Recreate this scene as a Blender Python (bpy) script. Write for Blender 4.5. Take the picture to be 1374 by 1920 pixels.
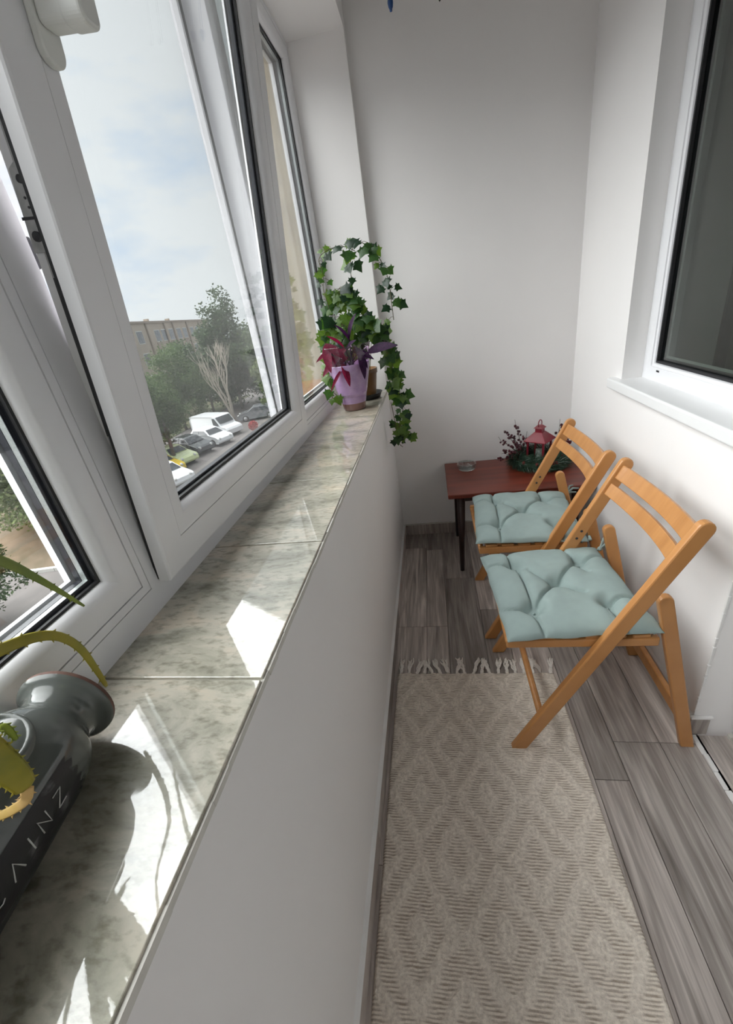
import bpy, bmesh, math, random
from mathutils import Vector, Matrix, Euler
from mathutils import noise as mnoise
random.seed(7)
S = bpy.context.scene
COL = S.collection
PI = math.pi
for o in list(bpy.data.objects): bpy.data.objects.remove(o)

# ------------------------------------------------------------------ camera
F = 779.0
vy = Vector((799-687, 563-960, F)).normalized()
vz = Vector((945-687, 2560-960, F))
Zi = -(vz - vy*vz.dot(vy)).normalized()
Xi = vy.cross(Zi)
right = Vector((Xi[0], vy[0], Zi[0])); down = Vector((Xi[1], vy[1], Zi[1])); fwd = Vector((Xi[2], vy[2], Zi[2]))
cd = bpy.data.cameras.new('camera'); cam = bpy.data.objects.new('camera', cd); COL.objects.link(cam)
cam.matrix_world = Matrix(((right.x, -down.x, -fwd.x, 0), (right.y, -down.y, -fwd.y, 0), (right.z, -down.z, -fwd.z, 1.30), (0, 0, 0, 1)))
cd.sensor_fit = 'HORIZONTAL'; cd.sensor_width = 36; cd.lens = 36*F/1374; cd.clip_start = .01; cd.clip_end = 2000
S.camera = cam

# ------------------------------------------------------------------ world / sun / exposure
S.view_settings.view_transform = 'Standard'; S.view_settings.look = 'None'
S.view_settings.exposure = 0.0; S.view_settings.gamma = 1; S.view_settings.use_curve_mapping = False
W = bpy.data.worlds.new('world'); S.world = W; W.use_nodes = True
wn = W.node_tree.nodes; wl = W.node_tree.links
bg = wn['Background']
tc = wn.new('ShaderNodeTexCoord'); mp = wn.new('ShaderNodeMapping'); mp.inputs['Scale'].default_value = (1, 1, 2.6)
nz = wn.new('ShaderNodeTexNoise'); nz.inputs['Scale'].default_value = 2.3; nz.inputs['Detail'].default_value = 7; nz.inputs['Roughness'].default_value = .55
rp = wn.new('ShaderNodeValToRGB')
rp.color_ramp.elements[0].position = .33; rp.color_ramp.elements[0].color = (.56, .70, .92, 1)
rp.color_ramp.elements[1].position = .50; rp.color_ramp.elements[1].color = (.92, .93, .97, 1)
wl.new(tc.outputs['Generated'], mp.inputs['Vector']); wl.new(mp.outputs['Vector'], nz.inputs['Vector'])
wl.new(nz.outputs['Fac'], rp.inputs['Fac']); wl.new(rp.outputs['Color'], bg.inputs['Color'])
bg.inputs['Strength'].default_value = 1.2
sd = bpy.data.lights.new('sun', 'SUN'); sun = bpy.data.objects.new('sun', sd); COL.objects.link(sun)
sd.energy = 13.5; sd.angle = math.radians(92); sd.color = (1, .965, .975)
sun.location = (-8, -3, 8)
sun.rotation_euler = Vector((.60, .02, -.80)).to_track_quat('-Z', 'Y').to_euler()

# ------------------------------------------------------------------ materials
M = {}
def new_mat(name):
    m = bpy.data.materials.new(name); m.use_nodes = True; M[name] = m
    return m, m.node_tree.nodes, m.node_tree.links, m.node_tree.nodes['Principled BSDF']
def setp(b, **k):
    for n, v in k.items():
        b.inputs[n.replace('_', ' ')].default_value = v
def plain(name, c, rough=.5, metal=0, var=0.06, vscale=30, bump=0, bscale=200, coat=0, c2=None, stretch=(1, 1, 1), spec=.5, detail=4):
    m, n, l, b = new_mat(name)
    setp(b, Roughness=rough, Metallic=metal)
    b.inputs['Specular IOR Level'].default_value = spec
    if coat: b.inputs['Coat Weight'].default_value = coat; b.inputs['Coat Roughness'].default_value = .05
    t = n.new('ShaderNodeTexCoord'); mp = n.new('ShaderNodeMapping'); mp.inputs['Scale'].default_value = stretch
    l.new(t.outputs['Object'], mp.inputs['Vector'])
    x = n.new('ShaderNodeTexNoise'); x.inputs['Scale'].default_value = vscale; x.inputs['Detail'].default_value = detail
    l.new(mp.outputs['Vector'], x.inputs['Vector'])
    r = n.new('ShaderNodeValToRGB'); r.color_ramp.elements[0].position = .3; r.color_ramp.elements[1].position = .7
    a = c2 if c2 else tuple(v*(1-var) for v in c)
    e = c if c2 else tuple(min(1, v*(1+var)) for v in c)
    r.color_ramp.elements[0].color = (*a, 1); r.color_ramp.elements[1].color = (*e, 1)
    l.new(x.outputs['Fac'], r.inputs['Fac']); l.new(r.outputs['Color'], b.inputs['Base Color'])
    if bump:
        x2 = n.new('ShaderNodeTexNoise'); x2.inputs['Scale'].default_value = bscale; x2.inputs['Detail'].default_value = 5
        l.new(mp.outputs['Vector'], x2.inputs['Vector'])
        bp = n.new('ShaderNodeBump'); bp.inputs['Strength'].default_value = bump; bp.inputs['Distance'].default_value = .002
        l.new(x2.outputs['Fac'], bp.inputs['Height']); l.new(bp.outputs['Normal'], b.inputs['Normal'])
    return m
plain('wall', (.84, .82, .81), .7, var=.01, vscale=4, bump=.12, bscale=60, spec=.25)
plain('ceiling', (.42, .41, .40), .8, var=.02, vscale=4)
plain('plaster_rough', (.80, .79, .78), .8, var=.03, vscale=20, bump=.5, bscale=80, spec=.2)
plain('pvc', (.80, .80, .82), .28, var=.008, vscale=6, spec=.5)
plain('pvc_sill', (.80, .80, .80), .35, var=.01, vscale=6)
plain('gasket', (.012, .012, .014), .55, var=.1)
plain('spacer', (.014, .016, .024), .4, var=.1)
plain('spacer_alu', (.42, .45, .44), .4, metal=.6, var=.12, vscale=300)
plain('steel', (.42, .42, .42), .5, metal=.35, var=.15, vscale=80)
plain('steel_dark', (.06, .06, .065), .5, metal=.6, var=.2, vscale=80)
plain('handle_white', (.72, .73, .70), .3, var=.01)
plain('grout', (.62, .60, .55), .8, var=.06, vscale=60)
plain('grout_dark', (.20, .18, .16), .9, var=.1, vscale=60)
plain('chair_wood', (.56, .265, .090), .38, c2=(.46, .205, .064), vscale=14, stretch=(.5, 3, .5), coat=.15, detail=6, bump=.08, bscale=90)
plain('table_wood', (.185, .034, .016), .36, c2=(.105, .018, .010), vscale=26, stretch=(.10, 1, 1), coat=.08, detail=6)
plain('table_leg', (.030, .010, .008), .35, c2=(.018, .007, .006), vscale=20, stretch=(1, 1, .1))
plain('cushion', (.30, .375, .36), .9, var=.06, vscale=18, bump=.25, bscale=900, spec=.15)
plain('bottle_glaze', (.100, .108, .100), .05, c2=(.072, .078, .074), vscale=7, spec=.4)
plain('unglazed', (.10, .045, .032), .8, var=.3, vscale=60)
plain('hole_dark', (.012, .011, .010), .9, var=.2)
plain('soil', (.035, .024, .016), .95, var=.4, vscale=90, bump=.8, bscale=120)
plain('lettering', (.55, .55, .53), .6, var=.1, vscale=400)
plain('red_metal', (.20, .010, .022), .35, var=.1, vscale=12)
plain('candle', (.42, .46, .42), .6, c2=(.12, .16, .13), vscale=70)
plain('pine', (.035, .085, .045), .7, c2=(.012, .035, .02), vscale=25)
plain('pine_frost', (.22, .28, .26), .7, var=.2, vscale=25)
plain('twig', (.07, .04, .03), .8, var=.2)
plain('berry', (.085, .008, .016), .3, c2=(.035, .006, .012), vscale=30)
plain('berry_red', (.30, .012, .02), .3, var=.2)
plain('aloe', (.20, .25, .025), .42, c2=(.11, .17, .018), vscale=24)
plain('aloe_dry', (.34, .27, .02), .5, c2=(.20, .19, .012), vscale=30)
plain('aloe_tip', (.62, .40, .16), .6, c2=(.50, .34, .06), vscale=40)
plain('ivy', (.045, .110, .022), .38, c2=(.012, .048, .016), vscale=16)
plain('ivy_light', (.10, .185, .03), .4, c2=(.045, .10, .018), vscale=18)
plain('ivy_dark', (.014, .042, .020), .32, c2=(.007, .022, .011), vscale=18)
plain('ivy_stem', (.10, .085, .04), .7, var=.2)
plain('purple_leaf', (.042, .012, .046), .6, c2=(.016, .007, .024), vscale=14, spec=.2)
plain('magenta_leaf', (.15, .008, .034), .6, c2=(.07, .006, .016), vscale=14, spec=.2)
plain('pot_brown', (.20, .10, .03), .3, c2=(.11, .05, .015), vscale=14)
plain('black_plastic', (.012, .012, .012), .4, var=.1)
plain('rope_blue', (.02, .07, .22), .5, var=.1)
plain('stucco', (.36, .30, .20), .9, c2=(.20, .16, .10), vscale=14, bump=.9, bscale=45, detail=8, stretch=(1, 1, .5))
plain('stucco_orange', (.42, .24, .13), .9, c2=(.32, .17, .09), vscale=14, bump=.8, bscale=60)
plain('facade', (.40, .33, .26), .9, c2=(.33, .28, .23), vscale=.5)
plain('facade_trim', (.26, .21, .17), .9, var=.1)
plain('far_glass', (.05, .055, .06), .15, var=.3, vscale=2)
plain('far_frame', (.55, .55, .53), .6, var=.05)
plain('asphalt', (.165, .148, .140), .9, c2=(.115, .105, .10), vscale=.6, detail=8)
plain('earth', (.22, .155, .105), .95, c2=(.12, .095, .055), vscale=1.2, detail=8, bump=.6, bscale=4)
plain('kerb', (.50, .49, .46), .9, var=.1, vscale=3)
plain('grass', (.06, .085, .03), .95, c2=(.11, .09, .05), vscale=.7, detail=8)
plain('bark', (.13, .105, .085), .9, var=.2, vscale=5)
plain('bark_pale', (.42, .37, .31), .9, var=.2, vscale=5)
for nm, c in (('car_white', (.72, .73, .74)), ('car_dark', (.04, .045, .05)), ('car_grey', (.20, .21, .22)), ('car_yellow', (.62, .44, .04)), ('car_lime', (.60, .66, .35))):
    plain(nm, c, .25, var=.02, vscale=2, coat=.6)
plain('tyre', (.02, .02, .02), .8, var=.1)
plain('hub', (.4, .4, .41), .4, metal=.5, var=.1)
plain('red_bush', (.42, .07, .07), .8, var=.3, vscale=6)
plain('fringe', (.88, .83, .77), .95, var=.08, vscale=120)
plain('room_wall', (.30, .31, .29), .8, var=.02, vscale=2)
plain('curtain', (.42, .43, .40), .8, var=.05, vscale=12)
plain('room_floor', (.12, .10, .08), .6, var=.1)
def leaf_mat(name, c1, c2):
    m, n, l, b = new_mat(name)
    g = n.new('ShaderNodeNewGeometry'); r = n.new('ShaderNodeValToRGB')
    r.color_ramp.elements[0].color = (*c1, 1); r.color_ramp.elements[1].color = (*c2, 1)
    l.new(g.outputs['Random Per Island'], r.inputs['Fac']); l.new(r.outputs['Color'], b.inputs['Base Color'])
    setp(b, Roughness=.7)
    b.inputs['Specular IOR Level'].default_value = .2
    tr = n.new('ShaderNodeBsdfTranslucent'); l.new(r.outputs['Color'], tr.inputs['Color'])
    mx = n.new('ShaderNodeMixShader'); mx.inputs[0].default_value = .3
    l.new(b.outputs[0], mx.inputs[1]); l.new(tr.outputs[0], mx.inputs[2])
    l.new(mx.outputs[0], n['Material Output'].inputs['Surface'])
leaf_mat('tree_leaf', (.040, .075, .022), (.105, .155, .055))
leaf_mat('tree_leaf_dark', (.026, .055, .022), (.075, .120, .050))
leaf_mat('tree_leaf_light', (.075, .115, .03), (.19, .23, .085))
def add_translucency(name, fac, tint):
    m = M[name]; n, l = m.node_tree.nodes, m.node_tree.links; b = n['Principled BSDF']
    src = b.inputs['Base Color'].links[0].from_socket
    t = n.new('ShaderNodeBsdfTranslucent'); mx = n.new('ShaderNodeMixShader'); mx.inputs[0].default_value = fac
    g = n.new('ShaderNodeMix'); g.data_type = 'RGBA'; g.blend_type = 'MULTIPLY'; g.inputs[0].default_value = 1; g.inputs[7].default_value = (*tint, 1)
    l.new(src, g.inputs[6]); l.new(g.outputs[2], t.inputs['Color'])
    l.new(b.outputs[0], mx.inputs[1]); l.new(t.outputs[0], mx.inputs[2]); l.new(mx.outputs[0], n['Material Output'].inputs['Surface'])
for nm_ in ('ivy', 'ivy_light', 'ivy_dark'): add_translucency(nm_, .45, (2.2, 2.0, 1.0))
add_translucency('magenta_leaf', .4, (2.5, 1.5, 2.0)); add_translucency('purple_leaf', .3, (2, 1.3, 1.8))
def glass_mat(name, tint, refl=1.0, rough=0.0):
    m, n, l, b = new_mat(name); n.remove(b)
    t = n.new('ShaderNodeBsdfTransparent'); t.inputs['Color'].default_value = (*tint, 1)
    g = n.new('ShaderNodeBsdfGlossy'); g.inputs['Roughness'].default_value = rough; g.inputs['Color'].default_value = (1, 1, 1, 1)
    # Schlick Fresnel on |cos|, so both faces of a pane reflect alike
    ge = n.new('ShaderNodeNewGeometry'); dt = n.new('ShaderNodeVectorMath'); dt.operation = 'DOT_PRODUCT'
    l.new(ge.outputs['Incoming'], dt.inputs[0]); l.new(ge.outputs['Normal'], dt.inputs[1])
    def mth(op, a, b=None):
        q = n.new('ShaderNodeMath'); q.operation = op
        for i, v in enumerate((a, b)):
            if v is None: continue
            if isinstance(v, (int, float)): q.inputs[i].default_value = v
            else: l.new(v, q.inputs[i])
        return q.outputs[0]
    fr = mth('POWER', mth('SUBTRACT', 1.0, mth('ABSOLUTE', dt.outputs['Value'])), 5.0)
    fr = mth('ADD', mth('MULTIPLY', fr, .97), .03)
    mu = n.new('ShaderNodeMath'); mu.operation = 'MULTIPLY'; mu.use_clamp = True; mu.inputs[1].default_value = refl; mu.label = 'refl'
    l.new(fr, mu.inputs[0])
    mx = n.new('ShaderNodeMixShader'); l.new(mu.outputs[0], mx.inputs[0]); l.new(t.outputs[0], mx.inputs[1]); l.new(g.outputs[0], mx.inputs[2])
    l.new(mx.outputs[0], n['Material Output'].inputs['Surface'])
glass_mat('glass', (.97, .985, .98), .9)
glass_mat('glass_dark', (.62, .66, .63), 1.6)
glass_mat('glass_vase', (.93, .84, .93), 1.2)
# lilac-tinted translucent lower vase
m, n, l, b = new_mat('lilac_glass')
setp(b, Roughness=.12); b.inputs['Base Color'].default_value = (.50, .33, .55, 1); b.inputs['Coat Weight'].default_value = .5
b.inputs['Subsurface Weight'].default_value = .35; b.inputs['Subsurface Radius'].default_value = (.03, .02, .03)
t_ = n.new('ShaderNodeTexNoise'); t_.inputs['Scale'].default_value = 9; r_ = n.new('ShaderNodeValToRGB')
r_.color_ramp.elements[0].color = (.30, .19, .36, 1); r_.color_ramp.elements[1].color = (.44, .30, .48, 1)
l.new(t_.outputs['Fac'], r_.inputs['Fac']); l.new(r_.outputs['Color'], b.inputs['Base Color'])
plain('vase_foot', (.20, .10, .085), .25, c2=(.15, .07, .06), vscale=10, coat=.4)
# insect screen: a fine woven net, seen as a thin grey veil
m, n, l, b = new_mat('net'); n.remove(b)
t = n.new('ShaderNodeBsdfTransparent'); d = n.new('ShaderNodeBsdfDiffuse'); d.inputs['Color'].default_value = (.16, .16, .165, 1)
tl = n.new('ShaderNodeBsdfTranslucent'); tl.inputs['Color'].default_value = (.20, .205, .21, 1)
ad = n.new('ShaderNodeMixShader'); ad.inputs[0].default_value = .5; l.new(d.outputs[0], ad.inputs[1]); l.new(tl.outputs[0], ad.inputs[2])
tcn = n.new('ShaderNodeTexCoord'); ck = n.new('ShaderNodeTexNoise'); ck.inputs['Scale'].default_value = 3
l.new(tcn.outputs['Object'], ck.inputs['Vector'])
mr = n.new('ShaderNodeMapRange'); mr.inputs['To Min'].default_value = .10; mr.inputs['To Max'].default_value = .17
l.new(ck.outputs['Fac'], mr.inputs['Value'])
mx = n.new('ShaderNodeMixShader'); l.new(mr.outputs[0], mx.inputs[0]); l.new(t.outputs[0], mx.inputs[1]); l.new(ad.outputs[0], mx.inputs[2])
l.new(mx.outputs[0], n['Material Output'].inputs['Surface'])
# polished green-beige sill tile
def tile_mat():
    m, n, l, b = new_mat('sill_tile')
    t = n.new('ShaderNodeTexCoord'); mp = n.new('ShaderNodeMapping'); mp.inputs['Rotation'].default_value = (0, 0, .9); mp.inputs['Scale'].default_value = (1, 2.2, 1)
    oi = n.new('ShaderNodeObjectInfo'); va = n.new('ShaderNodeVectorMath'); va.operation = 'ADD'
    cb = n.new('ShaderNodeCombineXYZ'); ml = n.new('ShaderNodeMath'); ml.operation = 'MULTIPLY'; ml.inputs[1].default_value = 20
    l.new(oi.outputs['Random'], ml.inputs[0]); l.new(ml.outputs[0], cb.inputs[0]); l.new(ml.outputs[0], cb.inputs[2])
    l.new(t.outputs['Object'], va.inputs[0]); l.new(cb.outputs[0], va.inputs[1]); l.new(va.outputs[0], mp.inputs['Vector'])
    x = n.new('ShaderNodeTexNoise'); x.inputs['Scale'].default_value = 7; x.inputs['Detail'].default_value = 9; x.inputs['Roughness'].default_value = .62; x.inputs['Distortion'].default_value = .6
    l.new(mp.outputs[0], x.inputs['Vector'])
    r = n.new('ShaderNodeValToRGB'); cr = r.color_ramp
    cr.elements[0].position = .28; cr.elements[0].color = (.20, .195, .15, 1)
    cr.elements[1].position = .74; cr.elements[1].color = (.76, .70, .57, 1)
    for p, c in ((.42, (.40, .385, .31)), (.52, (.55, .515, .425)), (.62, (.63, .55, .44))):
        e = cr.elements.new(p); e.color = (*c, 1)
    l.new(x.outputs['Fac'], r.inputs['Fac'])
    y = n.new('ShaderNodeTexNoise'); y.inputs['Scale'].default_value = 60; y.inputs['Detail'].default_value = 6
    l.new(mp.outputs[0], y.inputs['Vector'])
    r2 = n.new('ShaderNodeValToRGB'); r2.color_ramp.elements[0].position = .30; r2.color_ramp.elements[0].color = (.5, .5, .45, 1); r2.color_ramp.elements[1].position = .5; r2.color_ramp.elements[1].color = (1, 1, 1, 1)
    l.new(y.outputs['Fac'], r2.inputs['Fac'])
    mu = n.new('ShaderNodeMix'); mu.data_type = 'RGBA'; mu.blend_type = 'MULTIPLY'; mu.inputs[0].default_value = .8
    l.new(r.outputs[0], mu.inputs[6]); l.new(r2.outputs[0], mu.inputs[7]); l.new(mu.outputs[2], b.inputs['Base Color'])
    setp(b, Roughness=.35); b.inputs['Coat Weight'].default_value = 1; b.inputs['Coat Roughness'].default_value = .012; b.inputs['Coat IOR'].default_value = 1.8
    bp = n.new('ShaderNodeBump'); bp.inputs['Strength'].default_value = .04; bp.inputs['Distance'].default_value = .001
    l.new(y.outputs['Fac'], bp.inputs['Height']); l.new(bp.outputs[0], b.inputs['Coat Normal'])
tile_mat()
# grey wood-look porcelain planks, tone varies per plank
def plank_mat():
    m, n, l, b = new_mat('plank')
    t = n.new('ShaderNodeTexCoord'); oi = n.new('ShaderNodeObjectInfo')
    cb = n.new('ShaderNodeCombineXYZ'); ml = n.new('ShaderNodeMath'); ml.operation = 'MULTIPLY'; ml.inputs[1].default_value = 30
    l.new(oi.outputs['Random'], ml.inputs[0]); l.new(ml.outputs[0], cb.inputs[0]); l.new(ml.outputs[0], cb.inputs[1])
    va = n.new('ShaderNodeVectorMath'); va.operation = 'ADD'; l.new(t.outputs['Object'], va.inputs[0]); l.new(cb.outputs[0], va.inputs[1])
    mp = n.new('ShaderNodeMapping'); mp.inputs['Scale'].default_value = (9, .7, 1); l.new(va.outputs[0], mp.inputs['Vector'])
    x = n.new('ShaderNodeTexNoise'); x.inputs['Scale'].default_value = 3; x.inputs['Detail'].default_value = 8; x.inputs['Distortion'].default_value = 1.2
    l.new(mp.outputs[0], x.inputs['Vector'])
    mp2 = n.new('ShaderNodeMapping'); mp2.inputs['Scale'].default_value = (34, 1.3, 1); l.new(va.outputs[0], mp2.inputs['Vector'])
    y = n.new('ShaderNodeTexNoise'); y.inputs['Scale'].default_value = 3; y.inputs['Detail'].default_value = 5; y.inputs['Distortion'].default_value = .8; l.new(mp2.outputs[0], y.inputs['Vector'])
    mxv = n.new('ShaderNodeMix'); mxv.inputs[0].default_value = .38; l.new(x.outputs['Fac'], mxv.inputs[2]); l.new(y.outputs['Fac'], mxv.inputs[3])
    r = n.new('ShaderNodeValToRGB'); cr = r.color_ramp
    cr.elements[0].position = .30; cr.elements[0].color = (.165, .138, .122, 1); cr.elements[1].position = .70; cr.elements[1].color = (.66, .60, .555, 1)
    e = cr.elements.new(.5); e.color = (.37, .325, .298, 1)
    l.new(mxv.outputs[0], r.inputs['Fac'])
    hs = n.new('ShaderNodeHueSaturation'); mr = n.new('ShaderNodeMapRange'); mr.inputs['To Min'].default_value = .80; mr.inputs['To Max'].default_value = 1.55
    l.new(oi.outputs['Random'], mr.inputs['Value']); l.new(mr.outputs[0], hs.inputs['Value']); l.new(r.outputs[0], hs.inputs['Color'])
    l.new(hs.outputs[0], b.inputs['Base Color']); setp(b, Roughness=.42)
    bp = n.new('ShaderNodeBump'); bp.inputs['Strength'].default_value = .15; bp.inputs['Distance'].default_value = .001
    l.new(y.outputs['Fac'], bp.inputs['Height']); l.new(bp.outputs[0], b.inputs['Normal'])
plank_mat()
# rug yarn: shade between the threads is painted into the colour (vertex attribute 'yarn': 0 = shaded gap, 1 = cream pile)
def rug_mat():
    m, n, l, b = new_mat('rug')
    a = n.new('ShaderNodeAttribute'); a.attribute_name = 'thread_shade'
    r = n.new('ShaderNodeValToRGB'); r.color_ramp.elements[0].color = (.36, .28, .215, 1); r.color_ramp.elements[1].color = (.93, .85, .75, 1)
    l.new(a.outputs['Fac'], r.inputs['Fac'])
    t = n.new('ShaderNodeTexCoord'); x = n.new('ShaderNodeTexNoise'); x.inputs['Scale'].default_value = 350; x.inputs['Detail'].default_value = 3
    l.new(t.outputs['Object'], x.inputs['Vector'])
    mr = n.new('ShaderNodeMapRange'); mr.inputs['To Min'].default_value = .80; mr.inputs['To Max'].default_value = 1.2; l.new(x.outputs['Fac'], mr.inputs['Value'])
    hs = n.new('ShaderNodeHueSaturation'); l.new(mr.outputs[0], hs.inputs['Value']); l.new(r.outputs[0], hs.inputs['Color'])
    l.new(hs.outputs[0], b.inputs['Base Color']); setp(b, Roughness=.95); b.inputs['Specular IOR Level'].default_value = .1
    bp = n.new('ShaderNodeBump'); bp.inputs['Strength'].default_value = .7; bp.inputs['Distance'].default_value = .003
    l.new(x.outputs['Fac'], bp.inputs['Height']); l.new(bp.outputs[0], b.inputs['Normal'])
rug_mat()
# black worn bottle label
m, n, l, b = new_mat('label_black')
t = n.new('ShaderNodeTexCoord'); mp = n.new('ShaderNodeMapping'); mp.inputs['Scale'].default_value = (1, .5, 1)
x = n.new('ShaderNodeTexNoise'); x.inputs['Scale'].default_value = 70; x.inputs['Detail'].default_value = 6
r = n.new('ShaderNodeValToRGB'); r.color_ramp.elements[0].position = .60; r.color_ramp.elements[0].color = (.008, .008, .010, 1); r.color_ramp.elements[1].position = .70; r.color_ramp.elements[1].color = (.10, .10, .105, 1)
l.new(t.outputs['Object'], mp.inputs['Vector']); l.new(mp.outputs[0], x.inputs['Vector']); l.new(x.outputs['Fac'], r.inputs['Fac']); l.new(r.outputs[0], b.inputs['Base Color']); setp(b, Roughness=.45)

# ------------------------------------------------------------------ mesh helpers
class MB:
    def __init__(s): s.v = []; s.f = []; s.sm = []
    def add(s, vs, fs, smooth=False):
        k = len(s.v); s.v += [tuple(v) for v in vs]
        for f in fs: s.f.append(tuple(i+k for i in f)); s.sm.append(smooth)
        return s
    def box(s, x0, x1, y0, y1, z0, z1, mtx=None):
        vs = [Vector(p) for p in ((x0,y0,z0),(x1,y0,z0),(x1,y1,z0),(x0,y1,z0),(x0,y0,z1),(x1,y0,z1),(x1,y1,z1),(x0,y1,z1))]
        if mtx: vs = [mtx @ v for v in vs]
        return s.add(vs, [(3,2,1,0),(4,5,6,7),(0,1,5,4),(1,2,6,5),(2,3,7,6),(3,0,4,7)])
    def tube(s, pts, rad, n=8, cap=True, smooth=True):
        pts = [Vector(p) for p in pts]; rs = rad if isinstance(rad, (list, tuple)) else [rad]*len(pts)
        vs = []; up = None
        for i, p in enumerate(pts):
            d = (pts[min(i+1, len(pts)-1)] - pts[max(i-1, 0)]).normalized()
            if up is None: up = Vector((0, 0, 1)) if abs(d.z) < .9 else Vector((1, 0, 0))
            a = d.cross(up)
            if a.length < 1e-5: a = d.orthogonal()
            a.normalize(); b = a.cross(d).normalized(); up = b
            for k in range(n):
                t = 2*PI*k/n; vs.append(p + (a*math.cos(t) + b*math.sin(t))*rs[i])
        fs = []
        for i in range(len(pts)-1):
            for k in range(n):
                fs.append((i*n+k, i*n+(k+1) % n, (i+1)*n+(k+1) % n, (i+1)*n+k))
        s.add(vs, fs, smooth)
        if cap: s.add(vs[:n], [tuple(range(n))[::-1]]); s.add(vs[-n:], [tuple(range(n))])
        return s
    def lathe(s, prof, n=32, mtx=None, cap0=False, cap1=False, smooth=True):
        vs = []
        for r, z in prof:
            for k in range(n):
                t = 2*PI*k/n; v = Vector((r*math.cos(t), r*math.sin(t), z)); vs.append(mtx @ v if mtx else v)
        fs = []
        for i in range(len(prof)-1):
            for k in range(n): fs.append((i*n+k, i*n+(k+1) % n, (i+1)*n+(k+1) % n, (i+1)*n+k))
        s.add(vs, fs, smooth)
        if cap0: s.add(vs[:n], [tuple(range(n))[::-1]])
        if cap1: s.add(vs[-n:], [tuple(range(n))])
        return s
    def sphere(s, c, r, n=8, m=5):
        c = Vector(c); vs = [c+Vector((0, 0, -r))]
        for i in range(1, m):
            a = -PI/2+PI*i/m
            for k in range(n): vs.append(c+Vector((math.cos(a)*math.cos(2*PI*k/n), math.cos(a)*math.sin(2*PI*k/n), math.sin(a)))*r)
        vs.append(c+Vector((0, 0, r))); fs = []
        for k in range(n): fs.append((0, 1+(k+1) % n, 1+k))
        for i in range(m-2):
            for k in range(n): fs.append((1+i*n+k, 1+i*n+(k+1) % n, 1+(i+1)*n+(k+1) % n, 1+(i+1)*n+k))
        L = len(vs)-1
        for k in range(n): fs.append((L, 1+(m-2)*n+k, 1+(m-2)*n+(k+1) % n))
        return s.add(vs, fs, True)
    def prism(s, poly, axis, a, b, mtx=None, smooth_sides=False):
        """extrude a 2-D polygon along axis from a to b"""
        def P(u, v, w): return {'x': Vector((w, u, v)), 'y': Vector((u, w, v)), 'z': Vector((u, v, w))}[axis]
        n = len(poly); vs = [P(u, v, a) for u, v in poly]+[P(u, v, b) for u, v in poly]
        if mtx: vs = [mtx @ v for v in vs]
        s.add(vs, [tuple(range(n))[::-1], tuple(range(n, 2*n))])
        return s.add(vs, [(i, (i+1) % n, n+(i+1) % n, n+i) for i in range(n)], smooth_sides)
    def mesh(s, name, mat):
        me = bpy.data.meshes.new(name); me.from_pydata(s.v, [], s.f)
        me.polygons.foreach_set('use_smooth', s.sm)
        bm = bmesh.new(); bm.from_mesh(me); bmesh.ops.remove_doubles(bm, verts=bm.verts, dist=1e-6)
        bmesh.ops.recalc_face_normals(bm, faces=bm.faces); bm.to_mesh(me); bm.free()
        me.materials.append(M[mat]); return me
    def obj(s, name, mat, parent=None, bevel=0, seg=2):
        return link(name, s.mesh(name, mat), parent, bevel, seg)
def link(name, me, parent=None, bevel=0, seg=2):
    o = bpy.data.objects.new(name, me); COL.objects.link(o)
    if parent: o.parent = parent
    if bevel:
        b = o.modifiers.new('bevel', 'BEVEL'); b.width = bevel; b.segments = seg; b.limit_method = 'ANGLE'; b.angle_limit = .6
    return o
def empty(name, loc=(0, 0, 0), rz=0, parent=None):
    o = bpy.data.objects.new(name, None); COL.objects.link(o); o.location = loc; o.rotation_euler = (0, 0, rz); o.empty_display_size = .05
    if parent: o.parent = parent
    return o
def tag(o, label, cat, group=None, kind=None):
    o['label'] = label; o['category'] = cat
    if group: o['group'] = group
    if kind: o['kind'] = kind
    return o
def struct(o, label, cat): return tag(o, label, cat, None, 'structure')
def copy_tree(o, parent=None):
    c = o.copy(); COL.objects.link(c)
    if parent: c.parent = parent
    for ch in [x for x in o.children]: copy_tree(ch, c)
    return c
def shade_auto(o): pass

# ------------------------------------------------------------------ room shell
XL, XR, YB, YN, ZC = -.238, .700, 2.290, -1.05, 2.62
SILL, XF = .905, -.470
# floor: grout bed + planks
fl = MB().box(XL-.3, XR+.02, YN-.1, YB+.1, -.06, -.004).obj('floor', 'grout_dark')
struct(fl, 'grey wood-look tiled balcony floor', 'floor')
seams = [(-.236, -.102, [1.447, 2.117, .55, -.35]), (-.102, -.010, [1.447, 2.09, .62, -.3]), (-.010, .140, [1.802, .90, 0.]), (.140, .235, [1.55, .65, -.25]),
         (.235, .378, [1.95, 1.05, .15]), (.378, .470, [1.70, .796, -.1]), (.470, .600, [1.82, .915, .02]), (.600, .699, [1.82, .915, .02])]
for x0, x1, js in seams:
    ys = sorted([YN]+js+[YB])
    for a, b in zip(ys[:-1], ys[1:]):
        cx, cy = (x0+x1)/2, (a+b)/2
        p = MB().box(x0-cx+.0009, x1-cx-.0009, a-cy+.0009, b-cy-.0009, -.006, 0).obj('plank', 'plank', fl, .0008, 1)
        p.location = (cx, cy, 0)
# back wall, near wall, ceiling
struct(MB().box(-.548, 1.0, YB, YB+.12, -.06, ZC).obj('wall_back', 'wall'), 'white painted end wall of the balcony behind the table', 'wall')
struct(MB().box(-.75, 3.2, YN-.12, YN, -.06, ZC).obj('wall_near', 'wall'), 'white end wall of the balcony behind the viewer', 'wall')
struct(MB().box(-.75, 3.2, YN-.12, YB+.12, ZC, ZC+.12).obj('ceiling', 'ceiling'), 'grey balcony ceiling', 'ceiling')
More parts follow.
